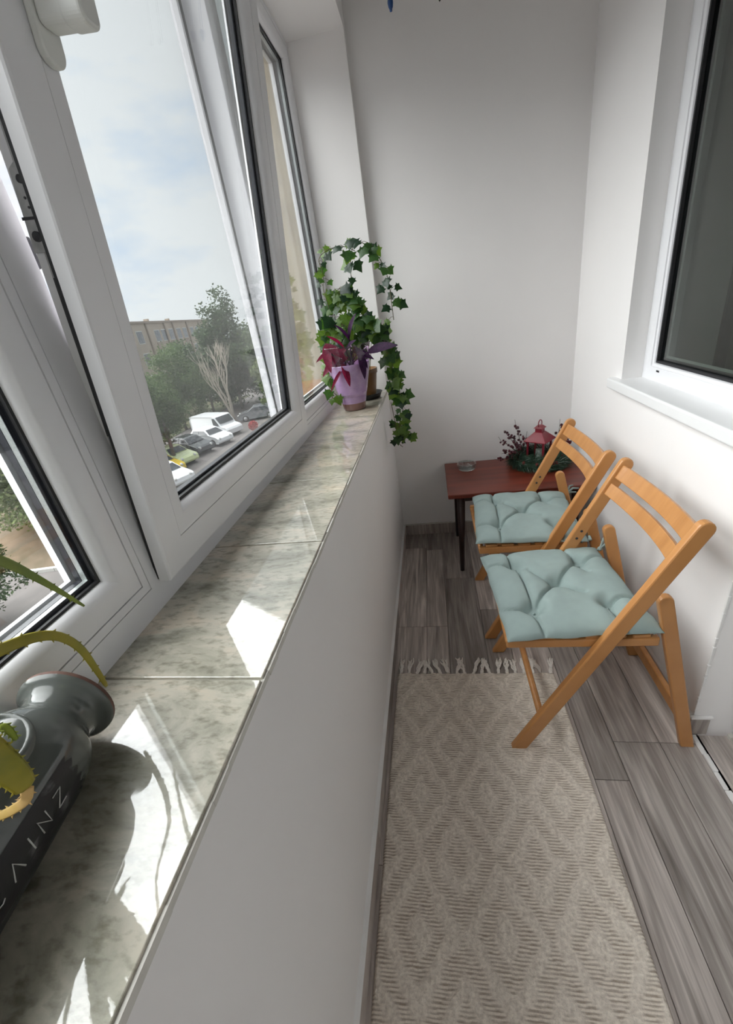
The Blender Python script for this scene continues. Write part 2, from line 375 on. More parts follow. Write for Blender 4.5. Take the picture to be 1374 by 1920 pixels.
# left wall: parapet, lintel, far pillar, near pillar
lw = MB()
lw.box(-.56, XL, YN, YB, -.06, SILL-.012); lw.box(-.56, XL, YN, YB, 2.285, ZC)
lw.box(-.548, XL, 2.247, YB, SILL-.012, 2.285); lw.box(-.548, XL, YN, -.72, SILL-.012, 2.285)
struct(lw.obj('wall_left', 'wall'), 'white parapet wall and pillar around the balcony windows', 'wall')
# right wall with window + door opening
XO = XR+.30
rw = MB()
rw.box(XR, XO, 1.730, YB, -.06, ZC); rw.box(XR, XO, .955, 1.730, -.06, .918); rw.box(XR, XO, -.05, 1.730, 2.30, ZC); rw.box(XR, XO, YN, -.05, -.06, ZC)
wr = struct(rw.obj('wall_right', 'wall'), 'white wall between the balcony and the room', 'wall')
# uneven plaster edge at the door reveal
mb = MB(); zz = [.075]
while zz[-1] < .9: zz.append(zz[-1]+random.uniform(.012, .035))
for a, b in zip(zz[:-1], zz[1:]):
    w = random.uniform(.001, .0045)
    mb.box(XR-w*.5, XR+.006, .955-w, .958, a, b)
mb.obj('plaster_edge', 'plaster_rough', wr, .001, 1)
# dark room behind
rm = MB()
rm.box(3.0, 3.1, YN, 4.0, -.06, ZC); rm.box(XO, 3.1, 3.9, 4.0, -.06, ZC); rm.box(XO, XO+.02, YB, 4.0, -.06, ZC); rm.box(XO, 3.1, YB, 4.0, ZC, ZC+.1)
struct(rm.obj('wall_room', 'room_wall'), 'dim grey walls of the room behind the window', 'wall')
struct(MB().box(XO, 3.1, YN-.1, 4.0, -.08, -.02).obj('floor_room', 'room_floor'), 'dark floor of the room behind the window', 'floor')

# skirtings
def skirt(name, segs, label):
    root = empty(name); struct(root, label, 'skirting')
    for bx in segs: MB().box(*bx).obj('skirting_tile', 'plank', root, .001, 1)
    return root
ys = [YN, -.3, .6, 1.5, YB]
sk = skirt('baseboard_left', [(XL, XL+.010, a+.001, b-.001, 0, .068) for a, b in zip(ys[:-1], ys[1:])], 'low wood-look skirting tiles along the parapet wall')
MB().prism([(XL, .068), (XL+.010, .068), (XL+.0105, .071), (XL, .080)], 'y', YN, YB-.01).obj('grout_line', 'plaster_rough', sk)
sk = skirt('baseboard_back', [(a+.001, b-.001, YB-.010, YB, 0, .068) for a, b in ((XL+.011, .25), (.25, XR-.012))], 'low dark wood-look skirting tiles under the end wall')
MB().box(XL+.011, XR-.011, YB-.009, YB, .068, .072).obj('grout_line', 'grout', sk)
sk = skirt('baseboard_right', [(XR-.010, XR, a+.001, b-.001, 0, .068) for a, b in ((.957, 1.6), (1.6, YB-.011))]+[(XR-.01, XR+.042, .945, .955, 0, .066)], 'low grey wood-look skirting tiles along the house wall and around the door reveal')
MB().box(XR-.009, XR, .957, YB-.012, .068, .073).obj('grout_line', 'plaster_rough', sk)
MB().box(XR-.010, XR+.050, .944, .955, .066, .074).obj('grout_line', 'plaster_rough', sk, .002)

# sill tiles
st = empty('trim_1', (0, 0, SILL)); struct(st, 'polished green-beige stone-look tile ledge under the windows', 'window ledge')
MB().box(-.55, XL, -.72, 2.247, -.013, -.0045).obj('grout_bed', 'grout', st)
tj = [-.72, -.335, .010, .352, .692, 1.032, 1.377, 1.730, 2.075, 2.246]
for a, b in zip(tj[:-1], tj[1:]):
    t = MB().box(-.14, .1155, -(b-a)/2+.0018, (b-a)/2-.0018, -.011, 0).obj('tile', 'sill_tile', st, .0012, 2)
    t.location = (-.354, (a+b)/2, 0)
mb = MB()   # thin chipped pale edge strip
y = -.72
while y < 2.245:
    y2 = min(2.246, y+random.uniform(.03, .09)); mb.box(-.2385, -.2352+random.uniform(-.0007, .0007), y, y2, -.0125, -.0035+random.uniform(-.001, .001)); y = y2
mb.obj('tile_edge', 'grout', st)

# ------------------------------------------------------------------ balcony window (left)
def sweep(prof, y0, y1, z0, z1, closed=True):
    """mitred rectangular frame: prof = [(inset, x)]"""
    vs = []
    for ins, x in prof:
        vs += [(x, y0+ins, z0+ins), (x, y1-ins, z0+ins), (x, y1-ins, z1-ins), (x, y0+ins, z1-ins)]
    n = len(prof); fs = []
    for i in range(n if closed else n-1):
        j = (i+1) % n
        for k in range(4): fs.append((i*4+k, i*4+(k+1) % 4, j*4+(k+1) % 4, j*4+k))
    return MB().add(vs, fs)
win = empty('window_1', (0, 0, 0)); struct(win, 'white plastic balcony window with two fixed panes and a tilted sash', 'window')
def fixed_bay(y0, y1, z0, z1):
    x = XF; r = [(0, x), (.046, x), (.046, x-.003), (.0475, x-.003), (.0475, x), (.0605, x), (.0605, x-.004), (.062, x-.004), (.062, x-.045), (.068, x-.045), (.068, x-.075), (0, x-.075)]
    sweep(r, y0, y1, z0, z1).obj('window_frame', 'pvc', win)
    bead = [(.062, x-.03), (.062, x-.001)]
    for k in range(9):
        a = PI/2*k/8; bead.append((.074+.030*math.sin(a), x-.001-.021*(1-math.cos(a))))
    bead += [(.104, x-.03)]
    b = sweep(bead, y0, y1, z0, z1); b.sm = [True]*len(b.sm); o = b.obj('glazing_bead', 'pvc', win)
    em = o.modifiers.new('es', 'EDGE_SPLIT'); em.split_angle = .7
    sweep([(.103, x-.0215), (.1080, x-.0215), (.1080, x-.0265), (.103, x-.0265)], y0, y1, z0, z1).obj('gasket', 'gasket', win)
    # double glazing unit
    g = MB(); g.box(x-.030, x-.027, y0+.09, y1-.09, z0+.09, z1-.09); g.obj('glass_pane', 'glass', win)
    sweep([(.080, x-.0305), (.113, x-.0305), (.113, x-.0315), (.080, x-.0315)], y0, y1, z0, z1).obj('spacer_seal', 'spacer', win)
    sweep([(.080, x-.0317), (.1115, x-.0317), (.1115, x-.042), (.080, x-.042)], y0, y1, z0, z1).obj('spacer_bar', 'spacer_alu', win)
    sweep([(.080, x-.0422), (.112, x-.0422), (.112, x-.052), (.080, x-.052)], y0, y1, z0, z1).obj('spacer_seal', 'spacer', win)
    g = MB(); g.box(x-.056, x-.053, y0+.09, y1-.09, z0+.09, z1-.09); g.obj('glass_pane', 'glass', win)
    sweep([(.06, x-.057), (.1148, x-.057), (.110, x-.074), (.06, x-.074)], y0, y1, z0, z1).obj('outer_lip', 'pvc', win)
Z0, Z1 = SILL-.0035, 2.33
fixed_bay(-.76, .541, Z0, Z1)
fixed_bay(1.385, 2.305, Z0, Z1)
# frame of the opening bay
x = XF
for zz0, sg in ((Z0, 1), (Z1, -1)):
    MB().prism([(x, zz0), (x, zz0+sg*.046), (x-.003, zz0+sg*.046), (x-.003, zz0+sg*.0475), (x, zz0+sg*.0475), (x, zz0+sg*.0505), (x-.075, zz0+sg*.0505), (x-.075, zz0)], 'y', .5412, 1.3848).obj('window_frame', 'pvc', win)
sweep([(.0507, x-.0008), (.052, x-.0008), (.052, x-.058), (.070, x-.058), (.073, x-.062), (.073, x-.0748), (.0507, x-.0748)], .541-.05, 1.385+.05, Z0, Z1).obj('window_rebate', 'pvc', win)
sweep([(.066, x-.0575), (.069, x-.052), (.071, x-.052), (.0715, x-.0575)], .541-.05, 1.385+.05, Z0, Z1).obj('gasket', 'gasket', win)
MB().add([(x-.076, .50, Z0+.05), (x-.076, 1.43, Z0+.05), (x-.076, 1.43, Z1-.05), (x-.076, .50, Z1-.05)], [(0, 1, 2, 3)]).obj('insect_screen', 'net', win)
sweep([(.035, x-.0752), (.065, x-.0752), (.065, x-.084), (.035, x-.084)], .541-.05, 1.385+.05, Z0, Z1).obj('screen_frame', 'pvc', win)
# strikers on the fixed mullion
MB().box(x-.020, x-.004, .5432, .5530, 1.405, 1.440).obj('striker_plate', 'steel_dark', win, .002)
# tilted sash: origin at its bottom inner edge
SY0, SY1, SH = .514, 1.407, 1.307
TILT = math.radians(5.2)
sp = [(0, -.022), (0, -.004), (.0012, -.0012), (.004, 0), (.0540, 0), (.0540, -.003), (.0555, -.003), (.0555, -.051), (.058, -.053), (.058, -.056), (.020, -.056), (.020, -.022)]
sash = sweep(sp, SY0, SY1, 0, SH).obj('sash', 'pvc', win)
sash.location = (-.445, 0, .948); sash.rotation_euler = (0, TILT, 0); sash['label'] = 'white opening sash tilted inward at the top'
bead = [(.0555, -.028), (.0555, -.0005)]
for k in range(9):
    a = PI/2*k/8; bead.append((.068+.028*math.sin(a), -.0005-.021*(1-math.cos(a))))
bead += [(.096, -.028)]
b = sweep(bead, SY0, SY1, 0, SH); b.sm = [True]*len(b.sm); o = b.obj('glazing_bead', 'pvc', sash); o.modifiers.new('es', 'EDGE_SPLIT').split_angle = .7
sweep([(.092, -.020), (.1015, -.020), (.1015, -.0265), (.092, -.0265)], SY0, SY1, 0, SH).obj('gasket', 'gasket', sash)
MB().box(-.030, -.027, SY0+.085, SY1-.085, .085, SH-.085).obj('glass_pane', 'glass', sash)
sweep([(.085, -.0305), (.106, -.0305), (.106, -.041), (.085, -.041)], SY0, SY1, 0, SH).obj('spacer_bar', 'spacer', sash)
MB().box(-.047, -.044, SY0+.085, SY1-.085, .085, SH-.085).obj('glass_pane', 'glass', sash)
sweep([(.0582, -.048), (.100, -.048), (.092, -.0555), (.0582, -.0555)], SY0, SY1, 0, SH).obj('outer_lip', 'pvc', sash)
sweep([(.0015, -.0215), (.014, -.0215), (.014, -.0275), (.0015, -.0275)], SY0, SY1, 0, SH).obj('seal_strip', 'gasket', sash)
# espagnolette strip on the sash edge
mb = MB(); mb.box(-.044, -.032, SY0+.0185, SY0+.0198, .03, SH-.03); mb.obj('lock_strip', 'steel', sash)
mb = MB(); mb.box(-.043, -.033, SY0+.0170, SY0+.0184, .24, .44); mb.obj('lock_strip_end', 'steel_dark', sash, .001)
# locking hinge plate with screws
hp = MB()
hp.prism([(-.053, .466), (-.029, .466), (-.028, .540), (-.031, .549), (-.040, .552), (-.049, .546)], 'y', SY0+.0135, SY0+.0165)
hp = hp.obj('lock_plate', 'steel', sash, .001)
mb = MB()
mb.lathe([(.0042, 0), (.0042, .0018), (.003, .002), (.0025, .001)], 12, Matrix.Translation((-.038, SY0+.0135, .536)) @ Matrix.Rotation(PI/2, 4, 'X'), cap1=True)
mb.lathe([(.0055, 0), (.0055, .0022), (.004, .0025), (.003, .001)], 12, Matrix.Translation((-.041, SY0+.0135, .482)) @ Matrix.Rotation(PI/2, 4, 'X'), cap1=True)
mb.lathe([(.0014, 0), (.0014, .0008)], 8, Matrix.Translation((-.039, SY0+.0135, .510)) @ Matrix.Rotation(PI/2, 4, 'X'), cap1=True)
mb.lathe([(.0014, 0), (.0014, .0008)], 8, Matrix.Translation((-.040, SY0+.0135, .519)) @ Matrix.Rotation(PI/2, 4, 'X'), cap1=True)
mb.box(-.053, -.029, SY0+.0130, SY0+.0140, .4985, .5015)
mb.obj('screw', 'steel_dark', sash)
mb = MB(); mb.box(-.029, -.021, SY0+.010, SY0+.017, .455, .515); mb.obj('lock_cam', 'steel_dark', sash, .001)
# handle on the near stile (turned up = tilted)
HY, HZ = SY0+.067, .679
def rrect(w, h, r, n=6):
    out = []
    for cx_, cy_, a0 in ((w/2-r, h/2-r, 0), (-w/2+r, h/2-r, PI/2), (-w/2+r, -h/2+r, PI), (w/2-r, -h/2+r, 3*PI/2)):
        for k in range(n+1):
            a = a0+PI/2*k/n; out.append((cx_+r*math.cos(a), cy_+r*math.sin(a)))
    return out
mb = MB(); mb.prism([(HY+u, HZ+v) for u, v in rrect(.034, .078, .016)], 'x', 0, .010); hd = mb.obj('handle', 'handle_white', sash, .003, 3)
mb = MB(); mb.prism([(HY+u*.99, HZ+.006+v) for u, v in rrect(.030, .034, .009)], 'x', .010, .046)
mb.prism([(HY+u, HZ+.055+v) for u, v in rrect(.031, .135, .010)], 'x', .036, .062); mb.obj('lever', 'handle_white', hd, .004, 3)
# small corner hinge covers at the sash foot
MB().box(-.030, -.002, SY1-.001, SY1+.012, .012, .075).obj('hinge', 'pvc', sash, .003)

# exterior wall return seen past the far pane
ew = empty('exterior_wall', (-.57, 2.30, 0)); struct(ew, 'rough cream stucco outer wall past the far window pane', 'wall')
MB().box(-.14, .02, 0, .35, .12, 5).obj('stucco', 'stucco', ew)
MB().box(-.145, .02, -.004, .35, -7.5, 1.0).obj('orange_band', 'stucco_orange', ew)

# ------------------------------------------------------------------ room window + door (right)
w2 = empty('window_2'); struct(w2, 'white framed room window with dark glass above the chairs', 'window')
X2 = XR+.070
def sweep_r(prof, y0, y1, z0, z1): return sweep([(i, X2+d) for i, d in prof], y0, y1, z0, z1)
sweep_r([(0, 0), (.058, 0), (.058, .004), (.066, .006), (.070, .016), (.070, .06), (0, .06)], .98, 1.735, .918, 2.31).obj('window_frame', 'pvc', w2, .001, 1)
sweep_r([(.070, .010), (.077, .010), (.077, .02), (.070, .02)], .98, 1.735, .918, 2.31).obj('gasket', 'gasket', w2)
sweep_r([(.070, .022), (.084, .022), (.084, .034), (.070, .034)], .98, 1.735, .918, 2.31).obj('spacer_bar', 'spacer', w2)
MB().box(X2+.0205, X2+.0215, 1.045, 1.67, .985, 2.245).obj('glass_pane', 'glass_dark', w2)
sweep_r([(.060, .036), (.092, .036), (.082, .06), (.060, .06)], .98, 1.735, .918, 2.31).obj('outer_lip', 'pvc', w2)
MB().box(X2-.0012, X2+.0005, 1.612, 1.630, .9625, .9685).obj('drain_slot', 'gasket', w2)
tr2 = MB().box(XR-.030, X2+.01, .962, 1.790, .893, .930).obj('trim_2', 'pvc_sill', None, .006, 3)
struct(tr2, 'white plastic sill board under the room window', 'window sill')
cu = MB()   # curtain hanging inside the room window
vs = []; fs = []; N = 60
for i in range(N+1):
    yy = 1.42+.55*i/N; xx = XO+.10+.018*math.sin(i*.9)+.008*math.sin(i*2.3)
    vs += [(xx, yy, .05), (xx, yy, 2.4), (xx+.003, yy, .05), (xx+.003, yy, 2.4)]
for i in range(N):
    a = i*4; b = a+4
    fs += [(a, b, b+1, a+1), (b+2, a+2, a+3, b+3)]
cu.add(vs, fs, True); tag(cu.obj('curtain', 'curtain'), 'grey curtain hanging inside the room window', 'curtain')

d1 = empty('door_1', (X2, 0, 0)); struct(d1, 'white balcony door frame beside the near chair', 'door')
XD = .055
MB().box(XD-.012, .07, .895, .954, -.004, 2.30).obj('door_frame', 'pvc', d1, .003)
MB().box(XD, .07, -.05, .0, -.004, 2.30).obj('door_frame', 'pvc', d1, .003)
MB().box(XD, .07, 0, .895, 2.24, 2.30).obj('door_frame', 'pvc', d1, .003)
MB().box(XD-.02, .08, 0, .895, -.02, .030).obj('threshold', 'pvc', d1, .004)
dl = MB().box(XD+.003, .068, .815, .893, .032, 2.238).obj('door_leaf', 'pvc', d1, .003)
MB().box(XD+.003, .068, .002, .08, .032, 2.238).obj('door_stile', 'pvc', dl, .003)
MB().box(XD+.003, .068, .08, .815, .032, .13).obj('door_rail', 'pvc', dl, .003)
MB().box(XD+.003, .068, .08, .815, 2.15, 2.238).obj('door_rail', 'pvc', dl, .003)
MB().box(XD+.020, .05, .08, .815, .13, 2.15).obj('door_glass', 'glass_dark', dl)
# threshold ledge outside the door
th = empty('trim_3'); struct(th, 'broken mortar ledge and tile strip at the door threshold', 'threshold')
MB().box(XR+.012, X2+.035, -.05, .944, -.03, -.004).obj('tile', 'plank', th)
mb = MB(); y = -.05
while y < .94:
    y2 = min(.944, y+random.uniform(.02, .07)); mb.box(XR+.000-random.uniform(0, .003), XR+.014+random.uniform(-.003, .004), y, y2, -.02, .004+random.uniform(-.003, .003)); y = y2
mb.obj('mortar', 'plaster_rough', th, .002, 1)
mb = MB(); y = -.05
while y < .94:
    y2 = min(.944, y+random.uniform(.02, .07)); mb.box(X2+.030+random.uniform(-.008, .004), X2+.040, y, y2, -.02, .012+random.uniform(-.004, .006)); y = y2
mb.obj('mortar', 'grout', th, .002, 1)

# ------------------------------------------------------------------ chairs (facing -x; local origin at the floor centre)
def bar_xz(p0, p1, w):
    """polygon (x,z) of a bar from p0 to p1 of width w, rounded upper end"""
    a = Vector(p0); b = Vector(p1); d = (b-a).normalized(); n = Vector((-d.y, d.x)); out = [a-n*w/2, ]
    for k in range(9):
        t = -PI/2+PI*k/8; out.append(b-d*w/2+(n*math.sin(t)+d*math.cos(t))*w/2)
    out.append(a+n*w/2)
    # flat foot on floor
    out[0] = Vector((out[0].x+d.x/d.y*(0-out[0].y), 0)) if abs(d.y) > .2 else out[0]
    out[-1] = Vector((out[-1].x+d.x/d.y*(0-out[-1].y), 0)) if abs(d.y) > .2 else out[-1]
    return [(p.x, p.y) for p in out]
def make_chair():
    root = empty('folding_chair')
    HW = .215
    A0, A1 = (.020, 0), (.412, .782)         # long bars, front foot to back top
    B0, B1 = (.508, 0), (.364, .565)         # rear legs
    for s in (-1, 1):
        y0 = s*HW; y1 = s*(HW-.021)
        lg = MB().prism(bar_xz(A0, A1, .040), 'y', min(y0, y1), max(y0, y1)).obj('leg', 'chair_wood', root, .004, 2)
        y0 = s*(HW-.024); y1 = s*(HW-.044)
        MB().prism(bar_xz(B0, B1, .036), 'y', min(y0, y1), max(y0, y1)).obj('rear_leg', 'chair_wood', root, .004, 2)
        MB().box(-.012, .372, min(y0, y1), max(y0, y1), .405, .432).obj('seat_rail', 'chair_wood', root, .004, 2)
        # rivets
        d = Vector((A1[0]-A0[0], A1[1]-A0[1])).normalized()
        for q in (.30, .27):
            px, pz = A1[0]-d.x*q, A1[1]-d.y*q
            MB().lathe([(.0045, 0), (.0045, .0008)], 10, Matrix.Translation((px, s*(HW-.021), pz)) @ Matrix.Rotation(s*PI/2, 4, 'X'), cap1=True).obj('rivet', 'steel_dark', lg)
    d = Vector((A1[0]-A0[0], 0, A1[1]-A0[1])).normalized(); nn = Vector((d.z, 0, -d.x))   # nn: towards the back
    for q, w in ((.046, .046), (.107, .040)):
        c = Vector((A1[0], 0, A1[1]))-d*q
        vs = []; fs = []; N = 16
        for i in range(N+1):
            t = -1+2*i/N; yy = t*(HW-.015); bow = .030*(1-t*t)-.004
            for dw, dn in ((-w/2, -.007), (w/2, -.007), (w/2, .007), (-w/2, .007)):
                p = c+d*dw+nn*(bow+dn); vs.append((p.x, yy, p.z))
        for i in range(N):
            for k in range(4): fs.append((i*4+k, i*4+(k+1) % 4, (i+1)*4+(k+1) % 4, (i+1)*4+k))
        fs += [(0, 1, 2, 3), (N*4+3, N*4+2, N*4+1, N*4)]
        MB().add(vs, fs, False).obj('back_slat', 'chair_wood', root, .003, 2)
    MB().tube([(.020+.501*.135, -HW+.01, .135), (.020+.501*.135, HW-.01, .135)], .0105, 12).obj('foot_dowel', 'chair_wood', root)
    MB().tube([(-.004, -HW+.03, .419), (-.004, HW-.03, .419)], .010, 12).obj('front_dowel', 'chair_wood', root)
    MB().box(.458, .476, -HW+.04, HW-.04, .12, .16).obj('rear_stretcher', 'chair_wood', root, .004, 2)
    for i in range(6):
        xx = .012+.059*i; MB().box(xx, xx+.044, -HW+.026, HW-.026, .432, .442).obj('seat_slat', 'chair_wood', root, .003, 1)
    return root
CH = make_chair()
CH.location = (.162, 1.092, 0)
tag(CH, 'light brown wooden folding chair with sage cushion standing partly on the rug', 'chair', 'wooden folding chairs')
C2 = copy_tree(CH); C2.location = (.142, 1.578, 0)
tag(C2, 'light brown wooden folding chair with sage cushion between the other chair and the table', 'chair', 'wooden folding chairs')
for o in list(bpy.data.objects): pass

def cushion(loc, rz, label, seed):
    rnd = random.Random(seed)
    root = empty('seat_cushion', loc, rz); tag(root, label, 'cushion', 'sage green tufted seat cushions')
    N = 96; HX, HY_, T = .191, .205, .030
    tufts = [(-.52, .52), (-.52, -.52), (.52, .50), (.52, -.52), (0, 0)]
    creases = [((-.52, .52), (-.52, 1)), ((-.52, .52), (-1, .60)), ((-.52, .52), (-.52, -.52)), ((-.52, -.52), (-1, -.42)), ((-.52, -.52), (-.50, -1)),
               ((.52, .50), (.42, 1)), ((.52, .50), (1, .62)), ((.52, -.52), (1, -.42)), ((.52, -.52), (.60, -1)), ((0, 0), (.52, .50)), ((0, 0), (-.52, -.52)), ((0, 0), (-.35, .35)), ((0, 0), (.30, -.28)), ((.52, .50), (.55, .2))]
    def segd(p, a, b):
        ax, ay = a; bx_, by = b; dx, dy = bx_-ax, by-ay
        t = max(0, min(1, ((p[0]-ax)*dx+(p[1]-ay)*dy)/(dx*dx+dy*dy)))
        # gentle wander so creases curve
        w = .05*math.sin(t*PI)*math.sin(ax*7+by*5)
        L = math.hypot(dx, dy); qx, qy = ax+dx*t-dy/L*w, ay+dy*t+dx/L*w
        return math.hypot(p[0]-qx, p[1]-qy), t
    def top(u, v):
        e = (1-u**6)*(1-v**6); h = .55*max(0, e)**.45+.45*max(0, (1-u*u)*(1-v*v))**.35
        for tx, ty in tufts:
            q = math.hypot(u-tx, v-ty); h -= .62*math.exp(-(q/.13)**2)+.22*math.exp(-(q/.035)**2)
        for a, b in creases:
            q, t = segd((u, v), a, b); h -= (.46-.16*t)*math.exp(-(q/.022)**2)+.13*math.exp(-(q/.10)**2)
        h += .10*mnoise.noise(Vector((u*2.2+seed, v*2.2, 1)))+.03*mnoise.noise(Vector((u*7+seed, v*7, 3)))
        return max(h, .02)
    mb = MB(); vs = []; fs = []
    for j in range(N+1):
        for i in range(N+1):
            u, v = -1+2*i/N, -1+2*j/N
            pin = 1-.035*(1-abs(u))*(abs(v) > .9)
            wob = .006*mnoise.noise(Vector((u*3+seed, v*3, 9)))
            x_ = u*HX*(1-.03*(1-v*v)*0+.02*abs(v)**4)+wob; y_ = v*HY_*(1+.02*abs(u)**4)+wob
            vs.append((x_, y_, .012+T*top(u, v)*1.35))
    k0 = len(vs)
    for j in range(N+1):
        for i in range(N+1):
            u, v = -1+2*i/N, -1+2*j/N; x_, y_, _ = vs[j*(N+1)+i]
            e = max(0, (1-u**6)*(1-v**6))**.5
            vs.append((x_, y_, .012-.010*e))
    W_ = N+1
    for j in range(N):
        for i in range(N):
            a = j*W_+i; fs.append((a, a+1, a+W_+1, a+W_)); fs.append((k0+a, k0+a+W_, k0+a+W_+1, k0+a+1))
    for i in range(N):
        fs.append((i, k0+i, k0+i+1, i+1)); a = N*W_+i; fs.append((a, a+1, k0+a+1, k0+a))
        a = i*W_; fs.append((a, a+W_, k0+a+W_, k0+a)); a = i*W_+N; fs.append((a, k0+a, k0+a+W_, a+W_))
    mb.add(vs, fs, True); mb.obj('pad', 'cushion', root)
    for tx, ty in tufts:
        z = .012+T*top(tx, ty)*1.35
        mb = MB(); mb.sphere((tx*HX, ty*HY_, z+.001), .0045, 8, 4); mb.obj('tuft_button', 'cushion', root)
    for s in (-1, 1):     # ties knotted round the back corners
        mb = MB(); b = Vector((HX-.004, s*(HY_-.010), .010))
        mb.sphere(b+Vector((.018 if s > 0 else -.012, s*.004, .004 if s > 0 else -.004)), .008 if s > 0 else .004, 8, 5)
        for dx, dy, dz in (((.050, .012, .022), (.045, .030, -.004), (.030, .030, .030)) if s > 0 else ((-.010, -.014, -.004), (-.004, -.022, .002))):
            e = b+Vector((.018+dx, s*dy, dz)); mid = b+Vector((.018+dx*.5, s*dy*.6, dz*.9+.006))
            mb.tube([b, b+Vector((.018, s*.004, .004)), mid, e], [.003, .004, .0045, .003], 6)
        mb.obj('tie', 'cushion', root)
    return root
cushion((.330, 1.092, .443), math.radians(3.5), 'tufted sage green cushion on the chair standing partly on the rug', 3)
cushion((.325, 1.578, .443), math.radians(-4), 'tufted sage green cushion on the chair beside the table', 8)

# ------------------------------------------------------------------ table
tb = empty('side_table', (.36, 2.055, 0)); tag(tb, 'low dark red-brown wooden table with tapered legs against the end wall', 'table')
MB().box(-.325, .325, -.218, .222, .433, .455).obj('table_top', 'table_wood', tb, .004, 2)
MB().box(-.255, .255, -.150, .155, .385, .433).obj('apron', 'table_leg', tb, .003)
for sx in (-1, 1):
    for sy in (-1, 1):
        cx_, cy_ = sx*.262, sy*.170
        mb = MB(); fx, fy = cx_+sx*.012, cy_+sy*.012; n = 12
        mb.tube([(fx, fy, 0), (cx_, cy_, .433)], [.011, .020], n); mb.obj('leg', 'table_leg', tb)

# ashtray
ax = empty('ashtray', (.150, 2.165, .455)); tag(ax, 'round clear glass ashtray on the dark table', 'ashtray')
mb = MB(); mb.lathe([(0, .001), (.044, .001), (.050, .006), (.051, .030), (.049, .034), (.045, .033), (.043, .012), (.038, .008), (0, .007)], 40)
for i, v in enumerate(mb.v):
    a = math.atan2(v[1], v[0])
    if v[2] > .025 and abs(((a+PI/6) % (2*PI/3))-PI/3) < .10: mb.v[i] = (v[0], v[1], v[2]-.008)
mb.obj('dish', 'glass_vase', ax)
M['glass_clear'] = M['glass']
ax.children[0].data.materials[0] = M['glass_vase'].copy(); gm = ax.children[0].data.materials[0]; gm.name = 'ashtray_glass'
for nd in gm.node_tree.nodes:
    if nd.type == 'BSDF_TRANSPARENT': nd.inputs['Color'].default_value = (.80, .84, .83, 1)
    if nd.label == 'refl': nd.inputs[1].default_value = 2.2

# lantern
LX, LY = .512, 2.135
ln = empty('lantern', (LX, LY, .4565), math.radians(51)); ln.scale = (.84, .84, .88); tag(ln, 'small red metal lantern with a ring handle standing in a pine wreath', 'lantern')
h = .048
MB().box(-.052, .052, -.052, .052, 0, .012).obj('base', 'red_metal', ln, .002)
for sx in (-1, 1):
    for sy in (-1, 1): MB().box(sx*h-.005, sx*h+.005, sy*h-.005, sy*h+.005, .012, .150).obj('post', 'red_metal', ln)
for k in range(4):
    mt = Matrix.Rotation(k*PI/2, 4, 'Z'); MB().box(-.044, .044, h-.001, h+.001, .014, .148, mt).obj('pane', 'glass', ln)
def frustum(mb, a, z0, b, z1):
    return mb.add([(-a, -a, z0), (a, -a, z0), (a, a, z0), (-a, a, z0), (-b, -b, z1), (b, -b, z1), (b, b, z1), (-b, b, z1)], [(3, 2, 1, 0), (4, 5, 6, 7), (0, 1, 5, 4), (1, 2, 6, 5), (2, 3, 7, 6), (3, 0, 4, 7)])
mb = MB(); frustum(mb, .068, .150, .068, .155); frustum(mb, .068, .155, .024, .200); mb.obj('roof', 'red_metal', ln, .0015)
mb = MB(); mb.box(-.020, .020, -.020, .020, .200, .222); frustum(mb, .028, .222, .012, .238); mb.obj('chimney', 'red_metal', ln, .001)
mb = MB(); mb.tube([(.022*math.cos(a), 0, .245+.022*math.sin(a)) for a in [2*PI*k/24 for k in range(25)]], .0028, 8, False); mb.obj('ring_handle', 'red_metal', ln)
MB().lathe([(.020, .012), (.021, .05), (.020, .095), (.006, .097)], 16, cap0=True, cap1=True).obj('candle', 'candle', ln)

# pine wreath with berry sprigs
wr_ = empty('pine_wreath', (LX, LY, .4555)); tag(wr_, 'dark green pine wreath with berry twigs around the red lantern', 'wreath')
rn = random.Random(4)
mb = MB(); mb2 = MB()
for i in range(4200):
    a = rn.uniform(0, 2*PI); R_ = .098; tu = rn.uniform(0, 2*PI); rr = .036*math.sqrt(rn.random())
    c = Vector(((R_+rr*math.cos(tu))*math.cos(a)*1.12, (R_+rr*math.cos(tu))*math.sin(a), max(.004, .034+rr*math.sin(tu))))
    tang = Vector((-math.sin(a), math.cos(a), 0)); out = Vector((math.cos(a)*math.cos(tu), math.sin(a)*math.cos(tu), math.sin(tu)))
    d = (tang*rn.uniform(.2, 1)+out*rn.uniform(.2, 1)+Vector((rn.uniform(-.3, .3),)*3)).normalized()*rn.uniform(.025, .045)
    e = c+d
    if e.z < .003: e.z = .003
    if e.y > .148: e.y = .148
    w = d.orthogonal().normalized()*.0014; q = d.cross(w).normalized()*.0014
    (mb2 if rn.random() < .06 else mb).add([c-w, c+w, c+q, e], [(0, 1, 3), (1, 2, 3), (2, 0, 3), (0, 2, 1)])
o = mb.obj('pine_needles', 'pine', wr_); o['kind'] = 'stuff'; o = mb2.obj('frosted_needles', 'pine_frost', wr_); o['kind'] = 'stuff'
MB().tube([((.098*1.12)*math.cos(a), .098*math.sin(a), .028) for a in [2*PI*k/36 for k in range(37)]], .018, 8, False).obj('wreath_ring', 'pine', wr_)
